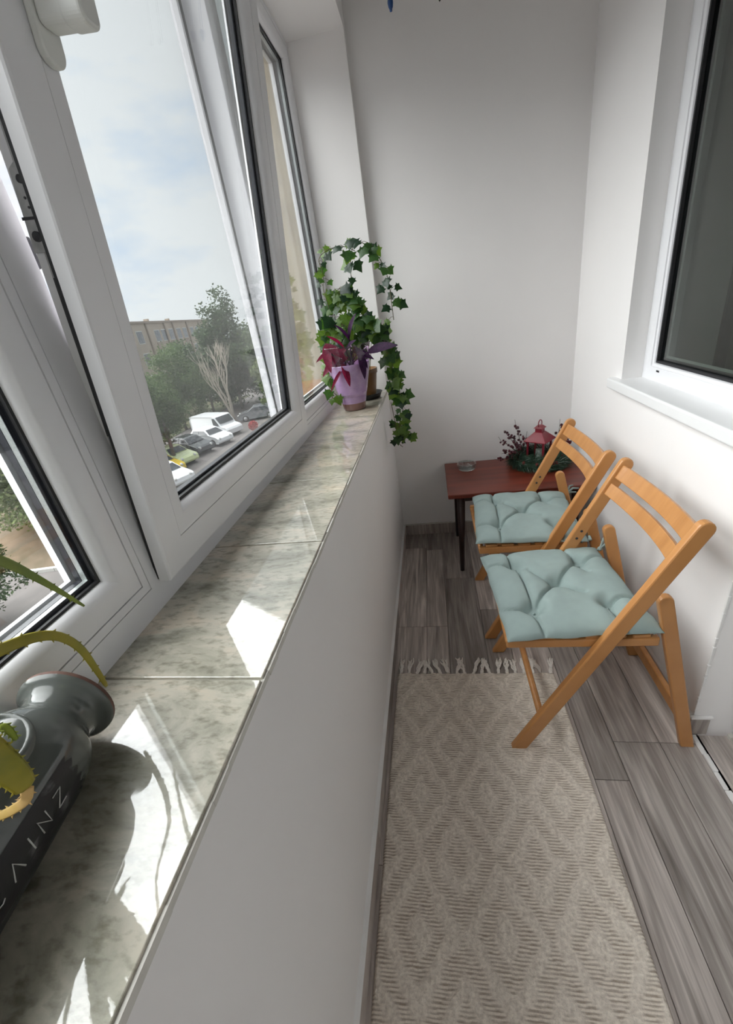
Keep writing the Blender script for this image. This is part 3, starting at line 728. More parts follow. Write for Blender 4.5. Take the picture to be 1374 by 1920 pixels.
def sprig(base, tips, seed, parent):
    r = random.Random(seed); tw = MB(); be = MB()
    for tip in tips:
        b = Vector(base); t = Vector(tip); mid = (b+t)/2+Vector((0, 0, .025))
        pts = [b*(1-s)**2+mid*2*s*(1-s)+t*s*s for s in [k/7 for k in range(8)]]
        tw.tube(pts, [.0022-.0002*k for k in range(8)], 5)
        for k in range(3, 8):
            for _ in range(2):
                p = pts[k]+Vector((r.uniform(-.012, .012), r.uniform(-.012, .012), r.uniform(-.008, .014))); tw.tube([pts[k], p], .0008, 4); be.sphere(p, r.uniform(.0052, .0082), 7, 4)
        d = (pts[-1]-pts[-2]).normalized(); tw.tube([pts[-1], pts[-1]+d*.02+Vector((0, 0, r.uniform(-.01, .02)))], .0008, 4)
    o = tw.obj('twig', 'twig', parent); be.obj('berries', 'berry', o)
sprig((-.09, .0, .05), [(-.185, -.01, .145), (-.155, .03, .17), (-.12, -.02, .13)], 1, wr_)
sprig((-.10, -.03, .04), [(-.205, -.03, .055), (-.175, -.05, .10)], 2, wr_)
sprig((-.07, .05, .05), [(-.10, .08, .19), (-.06, .03, .14), (-.13, .06, .15)], 3, wr_)
sprig((.09, .01, .05), [(.12, .0, .165), (.10, .03, .185), (.15, -.02, .12)], 5, wr_)
mb = MB()
for k in range(7):
    a = rn.uniform(PI, 2*PI); mb.sphere((.11*math.cos(a), .11*math.sin(a)-.006, .045+rn.uniform(-.01, .012)), .009, 8, 5)
mb.obj('red_berries', 'berry_red', wr_)['kind'] = 'stuff'

# ------------------------------------------------------------------ rug
rx0, rx1, ry0, ry1 = -.217, .366, -.62, 1.178
RG = empty('rug', ((rx0+rx1)/2, (ry0+ry1)/2, .0015)); tag(RG, 'cream woven runner rug with diamond pattern and fringed end', 'rug')
NX, NY = 210, 860
wx, wy = rx1-rx0, ry1-ry0
vs = []; thread_shade = []
def tri(t): return abs((t % 1)*2-1)
for j in range(NY+1):
    y = -wy/2+wy*j/NY
    for i in range(NX+1):
        x = -wx/2+wx*i/NX
        # concentric diamonds
        px, py = tri(x/.195+.5), tri(y/.30)
        dmd = (px+py)*2.0
        warp = .30*mnoise.noise(Vector((x*25, y*25, 0)))
        z = math.sin((dmd+warp)*PI*1.5)
        zone = 1/(1+math.exp(-5*z))                  # 1 = shaggy pile, 0 = flat ribbed weave
        rib = math.sin(2*PI*y/.0070+1.6*mnoise.noise(Vector((x*55, y*55, 4))))
        pile = mnoise.noise(Vector((x*190, y*210, 1)))*.6+mnoise.noise(Vector((x*90, y*100, 2)))*.5
        brk = .5+.5*mnoise.noise(Vector((x*45, y*140, 7)))
        flat = .45+.45*rib
        h = .006+.0035*zone*(1+.8*pile)+.0020*(1-zone)*flat
        yv = zone*(.82+.55*pile)+(1-zone)*(.95-.85*max(0, min(1, .35-1.0*rib))*min(1, .25+1.3*brk))  # grooves between ribs and low pile darkened as painted shade
        e = min(1, (wx/2-abs(x))/.004, (wy/2-abs(y))/.004); h *= max(.12, e)
        vs.append((x, y, h)); thread_shade.append(max(0, min(1, yv)))
W_ = NX+1; fs = [(j*W_+i, j*W_+i+1, (j+1)*W_+i+1, (j+1)*W_+i) for j in range(NY) for i in range(NX)]
me = bpy.data.meshes.new('rug_weave'); me.from_pydata(vs, [], fs); me.materials.append(M['rug'])
me.polygons.foreach_set('use_smooth', [True]*len(fs))
at = me.attributes.new('thread_shade', 'FLOAT', 'POINT'); at.data.foreach_set('value', thread_shade)
rw_ = link('rug_weave', me, RG)
MB().box(-wx/2, wx/2, -wy/2, wy/2, -.001, .0008).obj('rug_backing', 'fringe', RG)
rn = random.Random(11)
for k in range(19):
    bx_ = -wx/2+.014+(wx-.028)*k/18
    mb = MB(); lean = rn.uniform(-.03, .03)
    for q in range(6):
        pts = []; ph = rn.uniform(0, 6); off = rn.uniform(-.012, .012); Ln = rn.uniform(.060, .082)
        for s in range(9):
            t = s/8; pts.append((bx_+off*t+lean*t+.0035*math.sin(ph+t*9), wy/2-.004+Ln*t, .0035+.003*abs(math.sin(ph+t*5))))
        mb.tube(pts, [.0031]*8+[.0016], 5)
    mb.obj('tassel', 'fringe', RG)

# ------------------------------------------------------------------ bottle planter with aloe
BC = Vector((-.398, .150, .966))
bp_ = empty('bottle_planter', (BC.x, BC.y, SILL+.0005)); bp_.rotation_euler = (0, 0, math.radians(9.5))
tag(bp_, 'grey glazed ceramic bottle lying on the tile ledge with black label, used as a planter', 'planter')
AX = Matrix.Translation((0, 0, .0565)) @ Matrix.Rotation(-PI/2, 4, 'X')      # lathe z -> +y
prof = [(0, -.165), (.047, -.165), (.0545, -.158), (.0565, -.145), (.0565, .040), (.0550, .056), (.0505, .070), (.0430, .080), (.0375, .086), (.0360, .092), (.0362, .101), (.0385, .107), (.0440, .1095), (.0480, .1115), (.0492, .1145)]
MB().lathe(prof, 48, AX).obj('bottle_body', 'bottle_glaze', bp_)
MB().lathe([(.0492, .1145), (.0488, .1185), (.046, .1205), (.036, .119), (.031, .110), (.030, .090), (.030, .07)], 48, AX).obj('bottle_mouth', 'unglazed', bp_)
# side opening on top with a rolled rim, soil disc inside painted near-black for the hole's shade
OC = Matrix.Translation((.004, .026, .109)) @ Matrix.Rotation(math.radians(14), 4, 'Y')
MB().lathe([(.041, -.024), (.0395, -.004), (.0378, .002), (.0345, .0035), (.032, .001), (.0315, -.010)], 40, OC).obj('side_opening_rim', 'bottle_glaze', bp_)
MB().lathe([(.032, -.0045), (.02, -.006), (.0, -.007)], 24, OC).obj('soil', 'hole_dark', bp_)
# label patch around the room-facing side
vs = []; fs = []; NA, NB = 24, 20; R_ = .0569
for j in range(NB+1):
    yy = -.16+.20*j/NB
    for i in range(NA+1):
        a = math.radians(-66+84*i/NA); vs.append((R_*math.cos(a), yy+.004*math.sin(i*2.1)*(j == NB), .0565+R_*math.sin(a)))
for j in range(NB):
    for i in range(NA): a = j*(NA+1)+i; fs.append((a, a+1, a+NA+2, a+NA+1))
lab = MB().add(vs, fs, True).obj('bottle_label', 'label_black', bp_); lab['label'] = 'worn black label with white letters'
def letter(strokes, y, a_deg, size, thick):
    mb = MB()
    for pts in strokes:
        P = []
        for u, v in pts:
            a = math.radians(a_deg)+v*size/R_; P.append(Vector(((R_+.0005)*math.cos(a), y+u*size, .0565+(R_+.0005)*math.sin(a))))
        mb.tube(P, thick, 4)
    return mb
LT = {'A': [[(0, 0), (.4, 1), (.8, 0)]], 'I': [[(.2, 0), (.2, 1)]], 'C': [[(.7, .85), (.4, 1), (.1, .7), (.05, .4), (.2, .1), (.5, 0), (.7, .12)]],
      'N': [[(0, 0), (0, 1), (.7, 0), (.7, 1)]], 'Z': [[(0, 1), (.7, 1), (0, 0), (.7, 0)]], 'V': [[(0, 1), (.4, 0), (.8, 1)]]}
yy = -.062
for ch in 'CAINZ':
    letter(LT[ch], yy, -8, .0135, .0007).obj('letter', 'lettering', lab); yy += .0195 if ch != 'I' else .0135
# aloe
al = empty('aloe_plant', (BC.x+.010, BC.y+.002, SILL+.110)); tag(al, 'yellow-green aloe with toothed arching leaves growing from the grey bottle', 'plant')
def bez(pts, n):
    pts = [Vector(p) for p in pts]; out = []
    for k in range(n+1):
        t = k/n*(len(pts)-1); i = min(int(t), len(pts)-2); f = t-i
        p0 = pts[max(i-1, 0)]; p1 = pts[i]; p2 = pts[i+1]; p3 = pts[min(i+2, len(pts)-1)]
        out.append(.5*((2*p1)+(-p0+p2)*f+(2*p0-5*p1+4*p2-p3)*f*f+(-p0+3*p1-3*p2+p3)*f**3))
    return out
def aloe_leaf(pts, w0, mat, upv=(0, 0, 1), n=30, tipw=.0012, name='leaf', taper=1.0):
    P = bez(pts, n); o0 = Vector(al.location); mb = MB(); vs = []; fs = []
    K = 8
    for k, p in enumerate(P):
        d = (P[min(k+1, n)]-P[max(k-1, 0)]).normalized(); u = Vector(upv); side = d.cross(u)
        if side.length < .05: side = d.cross(Vector((1, 0, 0)))
        side.normalize(); nrm = side.cross(d).normalized(); t = k/n
        w = w0*(1-t)**taper+tipw; th = w*.30
        for q in range(K):
            a = 2*PI*q/K; cs, sn = math.cos(a), math.sin(a)
            off = side*cs*w+nrm*(sn*th-(th*.6 if sn > 0 else 0)*(1-abs(cs)))
            vs.append(p+off-o0)
    for k in range(n):
        for q in range(K): fs.append((k*K+q, k*K+(q+1) % K, (k+1)*K+(q+1) % K, (k+1)*K+q))
    mb.add(vs, fs, True); mb.add(vs[:K], [tuple(range(K))]); mb.add(vs[-K:], [tuple(range(K))])
    lf = mb.obj(name, mat, al)
    sp_ = MB()
    for k in range(2, n-1, 2):
        d = (P[k+1]-P[k-1]).normalized(); side = d.cross(Vector(upv))
        if side.length < .05: side = d.cross(Vector((1, 0, 0)))
        side.normalize(); w = w0*(1-k/n)**taper+tipw
        for s in (-1, 1):
            b = P[k]+side*s*w*.96-o0; L_ = .0022*(.6+.8*((k*37) % 10)/10)
            sp_.add([b-d*.0016, b+d*.0016, b+Vector(upv)*.0010, b+side*s*L_+d*.0016], [(0, 1, 3), (1, 2, 3), (2, 0, 3)])
    sp_.obj('teeth', mat, lf)['kind'] = 'stuff'
    return lf
base = (-.398, .176, 1.008)
aloe_leaf([base, (-.372, .145, 1.10), (-.340, .155, 1.185), (-.325, .200, 1.190), (-.351, .240, 1.163), (-.383, .285, 1.111), (-.402, .325, 1.049)], .0085, 'aloe', (.75, -.45, .5), taper=.8)
aloe_leaf([base, (-.366, .148, 1.075), (-.352, .170, 1.112), (-.374, .215, 1.090), (-.376, .245, 1.077), (-.375, .265, 1.060), (-.379, .280, 1.030), (-.384, .287, .992), (-.387, .290, .962)], .0050, 'aloe_dry', (.8, -.3, .5), taper=.55, tipw=.0016)
lc = [base, (-.345, .150, 1.055), (-.312, .140, 1.080), (-.3043, .14, 1.0638), (-.3043, .142, 1.0459), (-.3058, .143, 1.0296), (-.3137, .142, 1.0168), (-.3284, .14, 1.007), (-.342, .138, 1.0011), (-.3628, .135, .9941)]
aloe_leaf(lc[:6], .0085, 'aloe_dry', (.75, -.35, .55), taper=.35, tipw=.0035, n=26)
aloe_leaf(lc[5:], .0030, 'aloe_tip', (.75, -.35, .55), taper=.2, tipw=.001, n=14, name='dry_leaf_tip')
aloe_leaf([base, (-.375, .165, 1.035), (-.372, .186, 1.035), (-.362, .184, 1.022)], .005, 'aloe', (.3, -.2, .9), taper=.7)
aloe_leaf([base, (-.395, .14, 1.12), (-.385, .12, 1.24), (-.33, .09, 1.33)], .012, 'aloe', (.6, -.6, .3), taper=.8)
aloe_leaf([base, (-.385, .12, 1.10), (-.37, .07, 1.19), (-.36, .0, 1.25), (-.33, -.06, 1.24)], .012, 'aloe', (.6, -.3, .6), taper=.8)
aloe_leaf([base, (-.40, .11, 1.08), (-.40, .05, 1.13), (-.38, -.03, 1.12)], .011, 'aloe', (.5, -.2, .8), taper=.8)

# ------------------------------------------------------------------ vase with purple plant
VX, VY = -.354, 1.885
va = empty('glass_vase', (VX, VY, SILL+.0005)); va.scale = (1.16, 1.16, 1.22); tag(va, 'tapered lilac glass vase on the tile ledge by the far window', 'vase')
MB().lathe([(0, 0), (.040, 0), (.0435, .004), (.0455, .018), (.0470, .026)], 40).obj('vase_foot', 'vase_foot', va)
MB().lathe([(.0470, .026), (.059, .07), (.073, .125), (.0810, .160), (.0812, .163), (.078, .163), (.070, .12), (.054, .05), (.0, .035)], 40).obj('vase_body', 'lilac_glass', va)
MB().lathe([(.0812, .163), (.086, .195), (.0905, .222), (.091, .225), (.0885, .225), (.083, .196), (.078, .163)], 40).obj('vase_rim', 'glass_vase', va)
tp = empty('purple_heart_plant', (VX, VY, SILL+.17)); tag(tp, 'purple and magenta long-leaved plant growing from the lilac vase', 'plant')
def blade_mesh(name, mat, wid=.155, curl=.18):
    """a pointed leaf of unit length along +x, folded along the midrib"""
    vs = []; fs = []; n = 10
    for k in range(n+1):
        t = k/n; w = wid*math.sin(PI*min(1, t*.92+.08))**.8*(1-.25*t); z = -curl*t*t
        for q, s in enumerate((-1, -.5, 0, .5, 1)):
            vs.append((t, s*w if k < n else 0, z+abs(s)*w*.35-(0 if k < n else 0)))
    for k in range(n):
        for q in range(4): a = k*5+q; fs.append((a, a+1, a+6, a+5))
    return MB().add(vs, fs, True).mesh(name, mat)
BL = {'p': blade_mesh('purple_leaf', 'purple_leaf'), 'm': blade_mesh('magenta_leaf', 'magenta_leaf')}
def place_leaf(name, me, base, tip, up, parent, width=1.0):
    b = Vector(base); t = Vector(tip); d = t-b; L_ = d.length; X_ = d/L_; u = Vector(up); Y_ = u.cross(X_)
    if Y_.length < 1e-3: Y_ = X_.orthogonal()
    Y_.normalize(); Z_ = X_.cross(Y_)
    o = bpy.data.objects.new(name, me); COL.objects.link(o); o.parent = parent
    m4 = Matrix((X_*L_, Y_*L_*width, Z_*L_)).transposed().to_4x4(); m4.translation = b-Vector(parent.location)
    o.matrix_local = m4
    return o
TL = [('m', (-.352, 1.86, 1.165), (-.466, 1.80, 1.085), 1.1), ('m', (-.425, 1.83, 1.195), (-.418, 1.765, 1.095), 1.3), ('m', (-.428, 1.82, 1.195), (-.335, 1.775, 1.140), 1.1),
      ('p', (-.258, 1.87, 1.140), (-.138, 1.80, 1.170), 1.25), ('p', (-.290, 1.83, 1.150), (-.270, 1.79, 1.045), 1.0), ('m', (-.364, 1.80, 1.115), (-.335, 1.775, 1.025), 1.1), ('m', (-.367, 1.80, 1.092), (-.435, 1.775, 1.015), .55),
      ('p', (-.333, 1.88, 1.191), (-.300, 1.80, 1.295), 1.1), ('p', (-.314, 1.87, 1.167), (-.255, 1.80, 1.095), .9), ('m', (-.396, 1.87, 1.168), (-.470, 1.79, 1.150), 1.0), ('p', (-.333, 1.88, 1.191), (-.352, 1.80, 1.270), .9),
      ('p', (-.35, 1.87, 1.16), (-.305, 1.80, 1.205), 1.0), ('m', (-.36, 1.87, 1.17), (-.395, 1.80, 1.235), .8), ('p', (-.32, 1.88, 1.15), (-.235, 1.82, 1.125), 1.0), ('m', (-.35, 1.88, 1.13), (-.41, 1.82, 1.10), .9)]
for k, b, t, w in TL:
    place_leaf('leaf', BL[k], b, t, (random.uniform(-.4, .4), -.7, .7), tp, w)
mb = MB()
for k, b, t, w in TL:
    s = Vector((VX+random.uniform(-.03, .03), VY+random.uniform(-.03, .03), SILL+.155)); mb.tube([s-Vector(tp.location), (s+Vector(b))/2+Vector((0, 0, .012))-Vector(tp.location), Vector(b)-Vector(tp.location)], .0026, 6)
mb.obj('stem', 'purple_leaf', tp)

# ------------------------------------------------------------------ ivy in a brown pot behind the vase
ip = empty('ivy_pot', (-.335, 2.105, SILL+.0005)); tag(ip, 'amber brown plant pot with black saucer behind the vase', 'pot')
MB().lathe([(0, 0), (.075, 0), (.085, .022), (.088, .026), (.084, .026), (.074, .008), (0, .006)], 40).obj('saucer', 'black_plastic', ip)
MB().lathe([(.055, .0085), (.062, .05), (.072, .115), (.076, .118), (.077, .140), (.073, .140), (.068, .120), (0, .118)], 40).obj('pot', 'pot_brown', ip)
MB().lathe([(.070, .126), (.03, .130), (0, .131)], 30).obj('soil', 'soil', ip)
iv = empty('ivy_plant', (-.335, 2.105, SILL+.13)); tag(iv, 'green climbing ivy with trailing stems hanging over the tile ledge', 'plant')
def ivy_leaf_mesh(name, mat):
    out = [(0, 0), (.10, .30), (-.02, .46), (.26, .40), (.42, .58), (.55, .30), (1.0, 0)]
    out = out+[(x_, -y_) for x_, y_ in out[-2:0:-1]]
    vs = [(.38, 0, .06)]; fs = []
    for x_, y_ in out: vs.append((x_, y_*1.05, -.10*abs(y_)-.14*max(0, x_-.4)**1.5+(.03 if abs(y_) < .01 else 0)))
    n = len(out)
    for k in range(n): fs.append((0, 1+k, 1+(k+1) % n))
    return MB().add(vs, fs, True).mesh(name, mat)
IL = [ivy_leaf_mesh('ivy_leaf', m_) for m_ in ('ivy', 'ivy_dark', 'ivy_light')]
STEMS = [
 ([(-.30, 2.10, 1.03), (-.272, 2.06, 1.214), (-.309, 2.04, 1.352), (-.305, 2.02, 1.473), (-.271, 2.0, 1.553), (-.216, 1.98, 1.529), (-.174, 1.97, 1.478), (-.149, 1.96, 1.407), (-.144, 1.95, 1.327), (-.142, 1.95, 1.245)], 36, (2, 1, 1, 0), .05),
 ([(-.278, 2.02, 1.527), (-.328, 2.0, 1.549), (-.389, 1.98, 1.541), (-.425, 1.97, 1.514), (-.418, 1.97, 1.46), (-.425, 1.96, 1.404), (-.412, 1.95, 1.329)], 14, (0, 0, 2, 1), .04),
 ([(-.33, 2.08, 1.03), (-.37, 2.02, 1.25), (-.425, 1.93, 1.246), (-.445, 1.90, 1.18), (-.445, 1.87, 1.09), (-.440, 1.84, 1.04), (-.430, 1.80, .975)], 22, (0, 2, 0), .048),
 ([(-.29, 2.08, 1.04), (-.243, 2.05, 1.233), (-.190, 2.0, 1.165), (-.172, 1.98, 1.047), (-.155, 1.97, .951), (-.145, 1.96, .853), (-.170, 1.95, .782), (-.126, 1.95, .721)], 74, (0, 2, 0, 2, 1), .048),
 ([(-.35, 2.09, 1.04), (-.40, 2.04, 1.20), (-.40, 2.0, 1.33), (-.36, 1.99, 1.40), (-.33, 1.97, 1.35), (-.28, 1.96, 1.30)], 58, (0, 2, 2, 0, 1), .055),
 ([(-.33, 2.09, 1.04), (-.31, 1.98, 1.20), (-.30, 1.95, 1.28), (-.25, 1.94, 1.25), (-.20, 1.94, 1.20), (-.185, 1.94, 1.10)], 58, (0, 1, 2, 0), .058),
 ([(-.37, 2.08, 1.04), (-.42, 1.98, 1.20), (-.43, 1.93, 1.26), (-.38, 1.91, 1.27), (-.34, 1.90, 1.25)], 22, (0, 2, 1), .055),
 ([(-.195, 1.955, .90), (-.185, 1.95, .785), (-.183, 1.95, .711), (-.163, 1.95, .682)], 3, (1,), .03),
]
rn = random.Random(21); nleaf = 0
for pts, cnt, kinds, size in STEMS:
    P = bez(pts, 40); o0 = Vector(iv.location)
    MB().tube([p-o0 for p in P], .0016, 5).obj('stem', 'ivy_stem', iv)
    pet = MB()
    for k in range(cnt):
        t = (k+rn.random())/cnt; q = P[min(40, int((.10+.90*t)*40))]
        d = Vector((rn.uniform(-1, 1), rn.uniform(-1.1, .4), rn.uniform(-.7, .7))).normalized()
        sp_r = rn.uniform(.012, .034)
        b = q+d*sp_r
        sz = size*1.22*rn.uniform(.62, 1.12)*(1-.22*t)
        dr = (d*.6+Vector((rn.uniform(-.5, .5), rn.uniform(-.2, .1), -.75))).normalized()
        tip = b+dr*sz
        for c_ in (b, tip):
            if c_.y > 2.22: c_.y = 2.22
            if c_.x < -.462: c_.x = -.462+rn.uniform(0, .01)
            if c_.z < SILL+.012 and c_.x < -.222: c_.x = -.215+rn.uniform(0, .02)
        pet.tube([q-o0, (q+b)/2-o0+Vector((0, 0, .004)), b-o0], .0008, 4)
        nr = (Vector((rn.uniform(-.6, .6), -1, rn.uniform(.1, .8)))).normalized()
        place_leaf('leaf', IL[rn.choice(kinds)], b, tip, nr, iv, rn.uniform(.85, 1.1)); nleaf += 1
    pet.obj('petiole', 'ivy_stem', iv)['kind'] = 'stuff'

# ------------------------------------------------------------------ clothesline ends hanging from above
for (x_, y_, z_), mt, lbl, nm in (((-.044, 1.90, 2.135), 'rope_blue', 'small blue plastic weight on a cord hanging near the end wall', 'clothesline_pull'), ((.105, 1.90, 2.128), 'black_plastic', 'small black plastic hook on a cord hanging near the end wall', 'clothesline_hook')):
    r = empty(nm, (x_, y_, z_)); tag(r, lbl, 'cord')
    if nm == 'clothesline_pull':
        MB().lathe([(.001, 0), (.004, .001), (.0045, .006), (.007, .010), (.009, .020), (.0085, .026), (.003, .028)], 14, cap0=True, cap1=True).obj('weight', mt, r)
        MB().tube([(0, 0, .028), (.0, 0, ZC-z_)], .0012, 6).obj('cord', mt, r)
    else:
        MB().tube([(.0, 0, .03), (0, 0, .008), (.004, 0, .0), (.009, 0, .004), (.010, 0, .014)], .0025, 8).obj('hook', mt, r)
        MB().tube([(0, 0, .03), (0, 0, ZC-z_)], .0010, 6).obj('cord', mt, r)

# ------------------------------------------------------------------ outside: ground, cars, trees, building
G = -7.5
struct(MB().box(-500, 40, -300, 500, G-.2, G).obj('ground', 'asphalt'), 'grey asphalt yard and parking ground far below the window', 'ground')
bk = MB(); vs = []; fs = []; NXB, NYB = 40, 24      # earth bank beyond the kerb
for j in range(NYB+1):
    for i in range(NXB+1):
        xx = -60+42.6*i/NXB; yy = 14.6+.14*(xx+17)+6.0*j/NYB
        t = j/NYB; zz_ = G-.05+(.10+1.2*t+.25*mnoise.noise(Vector((xx*.6, yy*.6, 0))))*min(1, t*6)*min(1, (NXB-i)/4)+.1
        vs.append((xx, yy, zz_))
for j in range(NYB):
    for i in range(NXB): a = j*(NXB+1)+i; fs.append((a, a+1, a+NXB+2, a+NXB+1))
struct(bk.add(vs, fs, True).obj('earth_bank', 'earth'), 'brown earth bank under the trees beyond the kerb', 'ground')
gs = MB().box(-70, -26.5, 23, 60, G, G+.05); struct(gs.obj('lawn', 'grass'), 'patchy grass strip behind the parked cars', 'ground')
kb = empty('kerb', (0, 0, G)); struct(kb, 'pale concrete kerb along the earth bank', 'kerb')
for k in range(30):
    xx = -13.5-1.0*k; mt = Matrix.Translation((xx, 14.35+.14*(xx+17), 0)) @ Matrix.Rotation(math.atan(.14), 4, 'Z')
    MB().box(-.49, .49, -.10, .10, 0, .16, mt).obj('kerbstone', 'kerb', kb)
MB().tube([(-17.9, 15.2, G+.1), (-18.0, 15.25, G+1.0)], .05, 6).obj('wooden_post', 'bark', None)
tag(bpy.data.objects['wooden_post'], 'short dark wooden post on the earth bank behind the kerb', 'post')

def car(name, label, loc, rz, color, L_=4.2, W_=1.75, H_=1.45, van=False):
    r = empty(name, (*loc, G), rz); tag(r, label, 'van' if van else 'car', 'cars parked below the window')
    a = L_/2
    if van: body = [(-a, .35), (-a, 1.1), (-a+.05, H_-.1), (-a+.2, H_), (a-1.75, H_), (a-1.45, H_-.06), (a-.80, 1.05), (a-.15, .90), (a, .70), (a, .32), (a-.1, .25), (-a+.1, .25)]
    else: body = [(-a, .40), (-a+.02, .85), (-a+.12, .95), (-a+.55, 1.0), (a-1.30, 1.0), (a-.25, .80), (a-.03, .68), (a, .40), (a-.1, .25), (-a+.1, .25)]
    n = len(body); mb = MB(); vs = []
    for s, ins in ((-1, .06), (-1, 0), (1, 0), (1, .06)):
        for x_, z_ in body: vs.append((x_*(1-.015*(ins > 0)), s*(W_/2-ins*(1.6 if z_ > 1.0 else 1)), z_ if ins == 0 else z_*.995))
    fs = [tuple(range(n))[::-1], tuple(range(3*n, 4*n))]
    for q in range(3): fs += [(q*n+k, q*n+(k+1) % n, (q+1)*n+(k+1) % n, (q+1)*n+k) for k in range(n)]
    mb.add(vs, fs); mb.obj('body', color, r, .04, 2)
    if van:
        for s in (-1, 1):
            MB().prism([(a-1.75, 1.15), (a-1.05, 1.12), (a-1.42, H_-.18), (a-1.75, H_-.15)], 'y', s*(W_/2-.03)-.012, s*(W_/2-.03)+.04).obj('side_window', 'far_glass', r)
        mt = Matrix.Translation((a-1.11, 0, 1.02+(H_-1.06)/2+.10)) @ Matrix.Rotation(math.atan2(-.65, H_-1.11)+0, 4, 'Y')
        MB().box(-.01, .03, -W_/2+.16, W_/2-.16, -.36, .36, mt).obj('windscreen', 'far_glass', r)
    else:
        cab = [(-a+.50, .98), (-a+.85, H_-.08), (-a+1.10, H_), (a-1.95, H_), (a-1.75, H_-.05), (a-1.10, .98)]
        n = len(cab); vs = [(x_, -(W_/2-.06-.16*(z_ > 1.1)), z_) for x_, z_ in cab]+[(x_, (W_/2-.06-.16*(z_ > 1.1)), z_) for x_, z_ in cab]
        MB().add(vs, [tuple(range(n))[::-1], tuple(range(n, 2*n))]+[(k, (k+1) % n, n+(k+1) % n, n+k) for k in range(n)]).obj('cabin', color, r, .03, 2)
        for s in (-1, 1):
            for x0, x1, x2, x3 in ((-a+.78, -a+1.78, -a+1.78, -a+1.05), (-a+1.84, a-1.28, a-1.82, -a+1.84)):
                pl = [(x0, 1.02), (x1, 1.02), (x2, H_-.12), (x3, H_-.12)]
                vs = [(x_, s*(W_/2-.05-.16*((z_-.98)/(H_-.98))), z_) for x_, z_ in pl]+[(x_, s*(W_/2-.035-.16*((z_-.98)/(H_-.98))), z_) for x_, z_ in pl]
                MB().add(vs, [(0, 1, 2, 3), (7, 6, 5, 4), (0, 4, 5, 1), (1, 5, 6, 2), (2, 6, 7, 3), (3, 7, 4, 0)]).obj('side_window', 'far_glass', r)
        for nm_, p0, p1 in (('windscreen', (a-1.14, 1.01), (a-1.72, H_-.09)), ('rear_window', (-a+.53, 1.02), (-a+.84, H_-.12))):
            sg = 1 if nm_ == 'windscreen' else -1
            w0, w1 = W_/2-.14, W_/2-.30
            vs = [(p0[0]+sg*.005, -w0, p0[1]), (p0[0]+sg*.005, w0, p0[1]), (p1[0]+sg*.005, w1, p1[1]), (p1[0]+sg*.005, -w1, p1[1])]
            vs += [(x_+sg*.02, y_, z_+.008) for x_, y_, z_ in vs]
            MB().add(vs, [(0, 1, 2, 3), (7, 6, 5, 4), (0, 4, 5, 1), (1, 5, 6, 2), (2, 6, 7, 3), (3, 7, 4, 0)]).obj(nm_, 'far_glass', r)
    for sx in (-a+.80, a-.82):
        for s in (-1, 1):
            mt = Matrix.Translation((sx, s*(W_/2-.10), .32)) @ Matrix.Rotation(PI/2, 4, 'X')
            w = MB().lathe([(.0, -.12), (.28, -.12), (.32, -.08), (.32, .08), (.28, .12), (0, .12)], 18, mt).obj('wheel', 'tyre', r)
            MB().lathe([(0, -.128), (.19, -.128), (.20, -.11), (.20, .11), (.19, .128), (0, .128)], 14, mt).obj('hubcap', 'hub', w)
    for s in (-1, 1): MB().sphere((a-.10, s*(W_/2-.30), .66), .13, 8, 5).obj('headlight', 'far_frame', r)
    return r
ang = math.radians(-24)
car('van', 'white panel van parked nearest the bare tree', (-20.9, 37.6), ang, 'car_white', 5.2, 1.95, 1.95, True)
car('car', 'white car parked between the white van and the dark car', (-20.1, 34.5), ang, 'car_white', 4.3)
car('car', 'dark grey car parked beside the white car and the leafy tree', (-20.7, 32.1), ang, 'car_dark', 4.2)
car('car', 'pale lime car half hidden behind the leafy tree', (-20.6, 29.3), ang, 'car_lime', 3.9)
car('car', 'yellow car mostly hidden behind the window stile', (-20.4, 27.0), ang, 'car_yellow', 3.9)
car('car', 'white car parked closest to the building, with a dark side window', (-18.6, 24.8), ang, 'car_white', 4.2)
car('car', 'grey car parked behind the van under the trees', (-18.7, 43.0), math.radians(195), 'car_grey', 4.2)
rb = empty('flowering_bush', (-16.6, 36.4, G)); tag(rb, 'small round red flowering bush beside the parked van', 'bush')
mb = MB(); rn = random.Random(5)
for k in range(500):
    d = Vector((rn.gauss(0, 1), rn.gauss(0, 1), rn.gauss(0, 1))).normalized()*.42*rn.random()**.4; c = Vector((0, 0, .75))+d
    q = Vector((rn.uniform(-1, 1), rn.uniform(-1, 1), rn.uniform(-1, 1))).normalized(); w = q.orthogonal().normalized()*.07; q = q*.07
    mb.add([c-q-w, c+q-w, c+q+w, c-q+w], [(0, 1, 2, 3)])
mb.obj('blossom', 'red_bush', rb); MB().tube([(0, 0, 0), (0, 0, .6)], .05, 6).obj('stem', 'bark', rb)

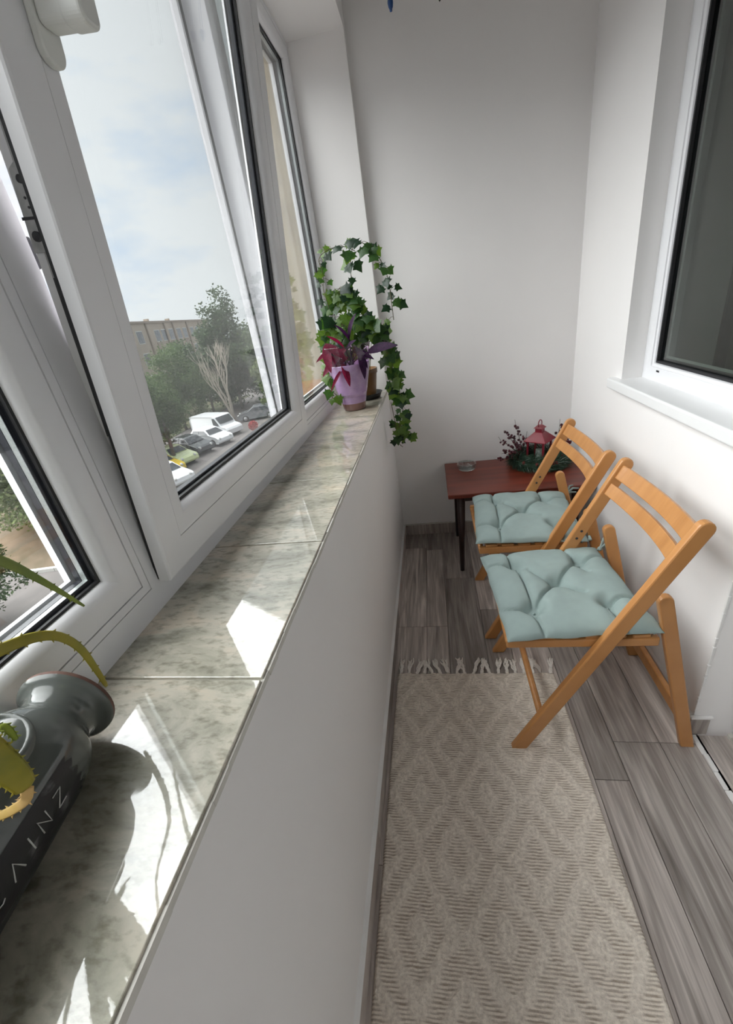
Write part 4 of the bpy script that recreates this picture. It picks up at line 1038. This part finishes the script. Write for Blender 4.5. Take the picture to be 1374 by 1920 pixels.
def tree(label, x_, y_, h, crown, mat, n=9000, leaf=.30, seed=1, trunk=.16, gname='trees in the yard', z0=None):
    """crown: list of (dx, dy, dz, rx, rz) ellipsoid lobes, heights above the ground"""
    r = random.Random(seed); g = G if z0 is None else z0
    root = empty('tree', (x_, y_, g)); tag(root, label, 'tree', gname)
    vs = []; fs = []
    vol = [c[3]**2*c[4] for c in crown]; tot = sum(vol)
    for c, vv in zip(crown, vol):
        sub = [Vector((r.gauss(0, 1), r.gauss(0, 1), r.gauss(0, 1))).normalized()*r.uniform(.35, 1.0) for _ in range(34)]
        for _ in range(int(n*vv/tot)):
            s = sub[r.randrange(34)]; p = s+Vector((r.gauss(0, .16), r.gauss(0, .16), r.gauss(0, .14)))
            if p.length > 1.15: p = p.normalized()*1.1
            p = Vector((c[0]+p.x*c[3], c[1]+p.y*c[3], c[2]+p.z*c[4]))
            a = Vector((r.uniform(-1, 1), r.uniform(-1, 1), r.uniform(-.6, .6))).normalized(); b = Vector((r.uniform(-1, 1), r.uniform(-1, 1), r.uniform(-.4, 1))); b = (b-a*b.dot(a)).normalized()
            L_ = leaf*r.uniform(.6, 1.2); k = len(vs)
            vs += [p-a*L_*.5, p+b*L_*.3, p+a*L_*.5, p-b*L_*.3]; fs.append((k, k+1, k+2, k+3))
    me = bpy.data.meshes.new('foliage'); me.from_pydata([tuple(v) for v in vs], [], fs); me.materials.append(M[mat])
    o = link('foliage', me, root); o['kind'] = 'stuff'
    mb = MB(); mb.tube([(0, 0, 0), (.1, .05, h*.4), (0, 0, h*.8)], [trunk, trunk*.8, trunk*.3], 8)
    for c in crown: mb.tube([(.05, .02, h*.3), (c[0]*.6, c[1]*.6, c[2]*.8), (c[0], c[1], c[2])], [trunk*.5, trunk*.35, trunk*.15], 6)
    mb.obj('trunk', 'bark', root)
    return root
tree('tallest dense green tree rising above the far block', -23.6, 50.0, 13, [(0, 0, 10.5, 2.2, 3.0), (.2, .2, 8.4, 3.2, 2.5), (.3, 0, 6.5, 3.6, 2.7), (-.4, .3, 4.0, 3.7, 2.7)], 'tree_leaf_dark', 22000, .34, 1)
tree('broad dark tree in front of the far block', -27.5, 50, 9, [(0, 0, 5.5, 4.4, 3.2), (2.5, -1, 4, 3.4, 2.8), (-3, 0, 4, 3.5, 3)], 'tree_leaf_dark', 12000, .36, 2)
tree('dark tree right behind the bare tree, beside the tallest one', -17.6, 47.5, 10, [(0, 0, 7.2, 2.9, 2.8), (.5, .5, 4, 3.2, 3)], 'tree_leaf', 11000, .34, 3)
tree('rounded mid green tree below the far block windows', -26.6, 41.5, 8.6, [(0, 0, 6.2, 2.9, 2.5), (-.8, .2, 3.6, 3.0, 2.6), (1.6, 1.2, 3.9, 2.5, 2.4)], 'tree_leaf', 12000, .26, 4)
tree('leafy tree overhanging the yellow and dark parked cars', -20.0, 28.4, 6.8, [(0, 0, 5.3, 1.7, 1.6), (.3, .3, 3.6, 2.0, 1.4), (-1.2, -.2, 4.2, 1.7, 1.7)], 'tree_leaf', 15000, .20, 5)
tree('pale green tree at the edge of the parking, past the bare tree', -15.4, 40, 6.5, [(0, 0, 4.6, 1.5, 1.6), (.2, .2, 2.6, 1.4, 1.5)], 'tree_leaf_light', 6000, .26, 6)
tree('large sunlit tree standing on the earth bank', -20.8, 18.2, 8, [(0, 0, 5.4, 2.8, 2.4), (2.4, .9, 4.6, 2.6, 2.3), (-2.4, 0, 4.4, 2.6, 2.6), (.2, -.4, 2.8, 3.0, 1.7), (3.0, .6, 2.6, 2.2, 1.5)], 'tree_leaf_light', 44000, .22, 7)
tree('low dark tree beside the road in front of the kerb', -17.5, 10.3, 3.4, [(0, 0, 2.5, 1.6, 1.0), (-1.0, -.3, 1.7, 1.5, 1.1), (.5, 0, 1.6, 1.4, .9)], 'tree_leaf_dark', 14000, .16, 8)
tree('dense dark tree behind the large sunlit one', -29, 25, 9, [(0, 0, 6, 4.4, 3.6), (4, 2, 5, 3.4, 3.2), (6, 5, 4, 3, 3)], 'tree_leaf_dark', 16000, .32, 9)
tree('dark hedge-like tree at the far end of the parking', -20.5, 52, 7, [(0, 0, 4, 4.0, 3.6), (4, 1, 4, 4, 3.2), (-5, 1, 4, 4, 3.6)], 'tree_leaf_dark', 9000, .40, 10)
# bare tree
bt = empty('bare_tree', (-21.6, 43.0, G)); tag(bt, 'pale bare tree with upright leafless branches behind the van', 'tree')
mb = MB(); rn = random.Random(12)
def branch(p, d, L_, r_, dep):
    n = 4; pts = [p]; q = p
    for k in range(n):
        d = (d+Vector((rn.gauss(0, .09), rn.gauss(0, .09), .10))).normalized(); q = q+d*L_/n; pts.append(q)
    mb.tube(pts, [r_*(1-.12*k) for k in range(n+1)], 5, False)
    if dep > 0:
        for k in range(3 if dep > 1 else 4):
            a = rn.uniform(0, 2*PI); t = rn.choice(pts[2:]); e = (d+Vector((math.cos(a), math.sin(a), .1))*rn.uniform(.22, .42)).normalized()
            branch(t, e, L_*rn.uniform(.55, .75), r_*.52, dep-1)
for k in range(3):
    a = k*2.1; branch(Vector((0, 0, 0)), Vector((math.cos(a)*.16, math.sin(a)*.16, 1)).normalized(), 3.6, .16, 4)
mb.obj('branches', 'bark_pale', bt)

# far apartment block: facade runs from (-36.8, 53) to (-43, 84)
bd = empty('apartment_block', (-37.2, 54.5, G)); ba = math.atan2(84-53, -43+36.8); bd.rotation_euler = (0, 0, ba)
tag(bd, 'beige flat-roofed apartment block behind the trees', 'building')
BH = 4.0-G
MB().box(-6, 34, 0, 11, 0, BH).obj('wall', 'facade', bd)
rf = MB().box(-6.2, 34.2, -.2, 11.2, BH, BH+.25).obj('roof_edge', 'facade_trim', bd)
for k in range(3): MB().box(1+8.6*k, 1.6+8.6*k, 2, 2.6, BH+.25, BH+.8).obj('roof_vent', 'facade', rf)
for px in (2.9, 9.6, 13.2, 20, 27): MB().box(px, px+.30, -.20, 0, 0, BH).obj('downpipe', 'facade_trim', bd)
for fl_ in range(4):
    for k, wx_ in enumerate((-4.2, -.6, 5.4, 8.0, 11.0, 14.5, 17.5, 21.5, 24.5, 28.0)):
        z_ = BH-2.5-2.75*fl_
        f = MB().box(wx_, wx_+1.9, -.06, .02, z_, z_+1.6).obj('window', 'far_frame', bd)
        for q in range(2): MB().box(wx_+.10+q*.87, wx_+.93+q*.87, -.09, -.05, z_+.10, z_+1.5).obj('pane', 'far_glass', f)
        if k % 2 == 0: MB().box(wx_-.1, wx_+1.8, -.08, 0, z_-1.1, z_-.10).obj('panel', 'facade_trim', bd)
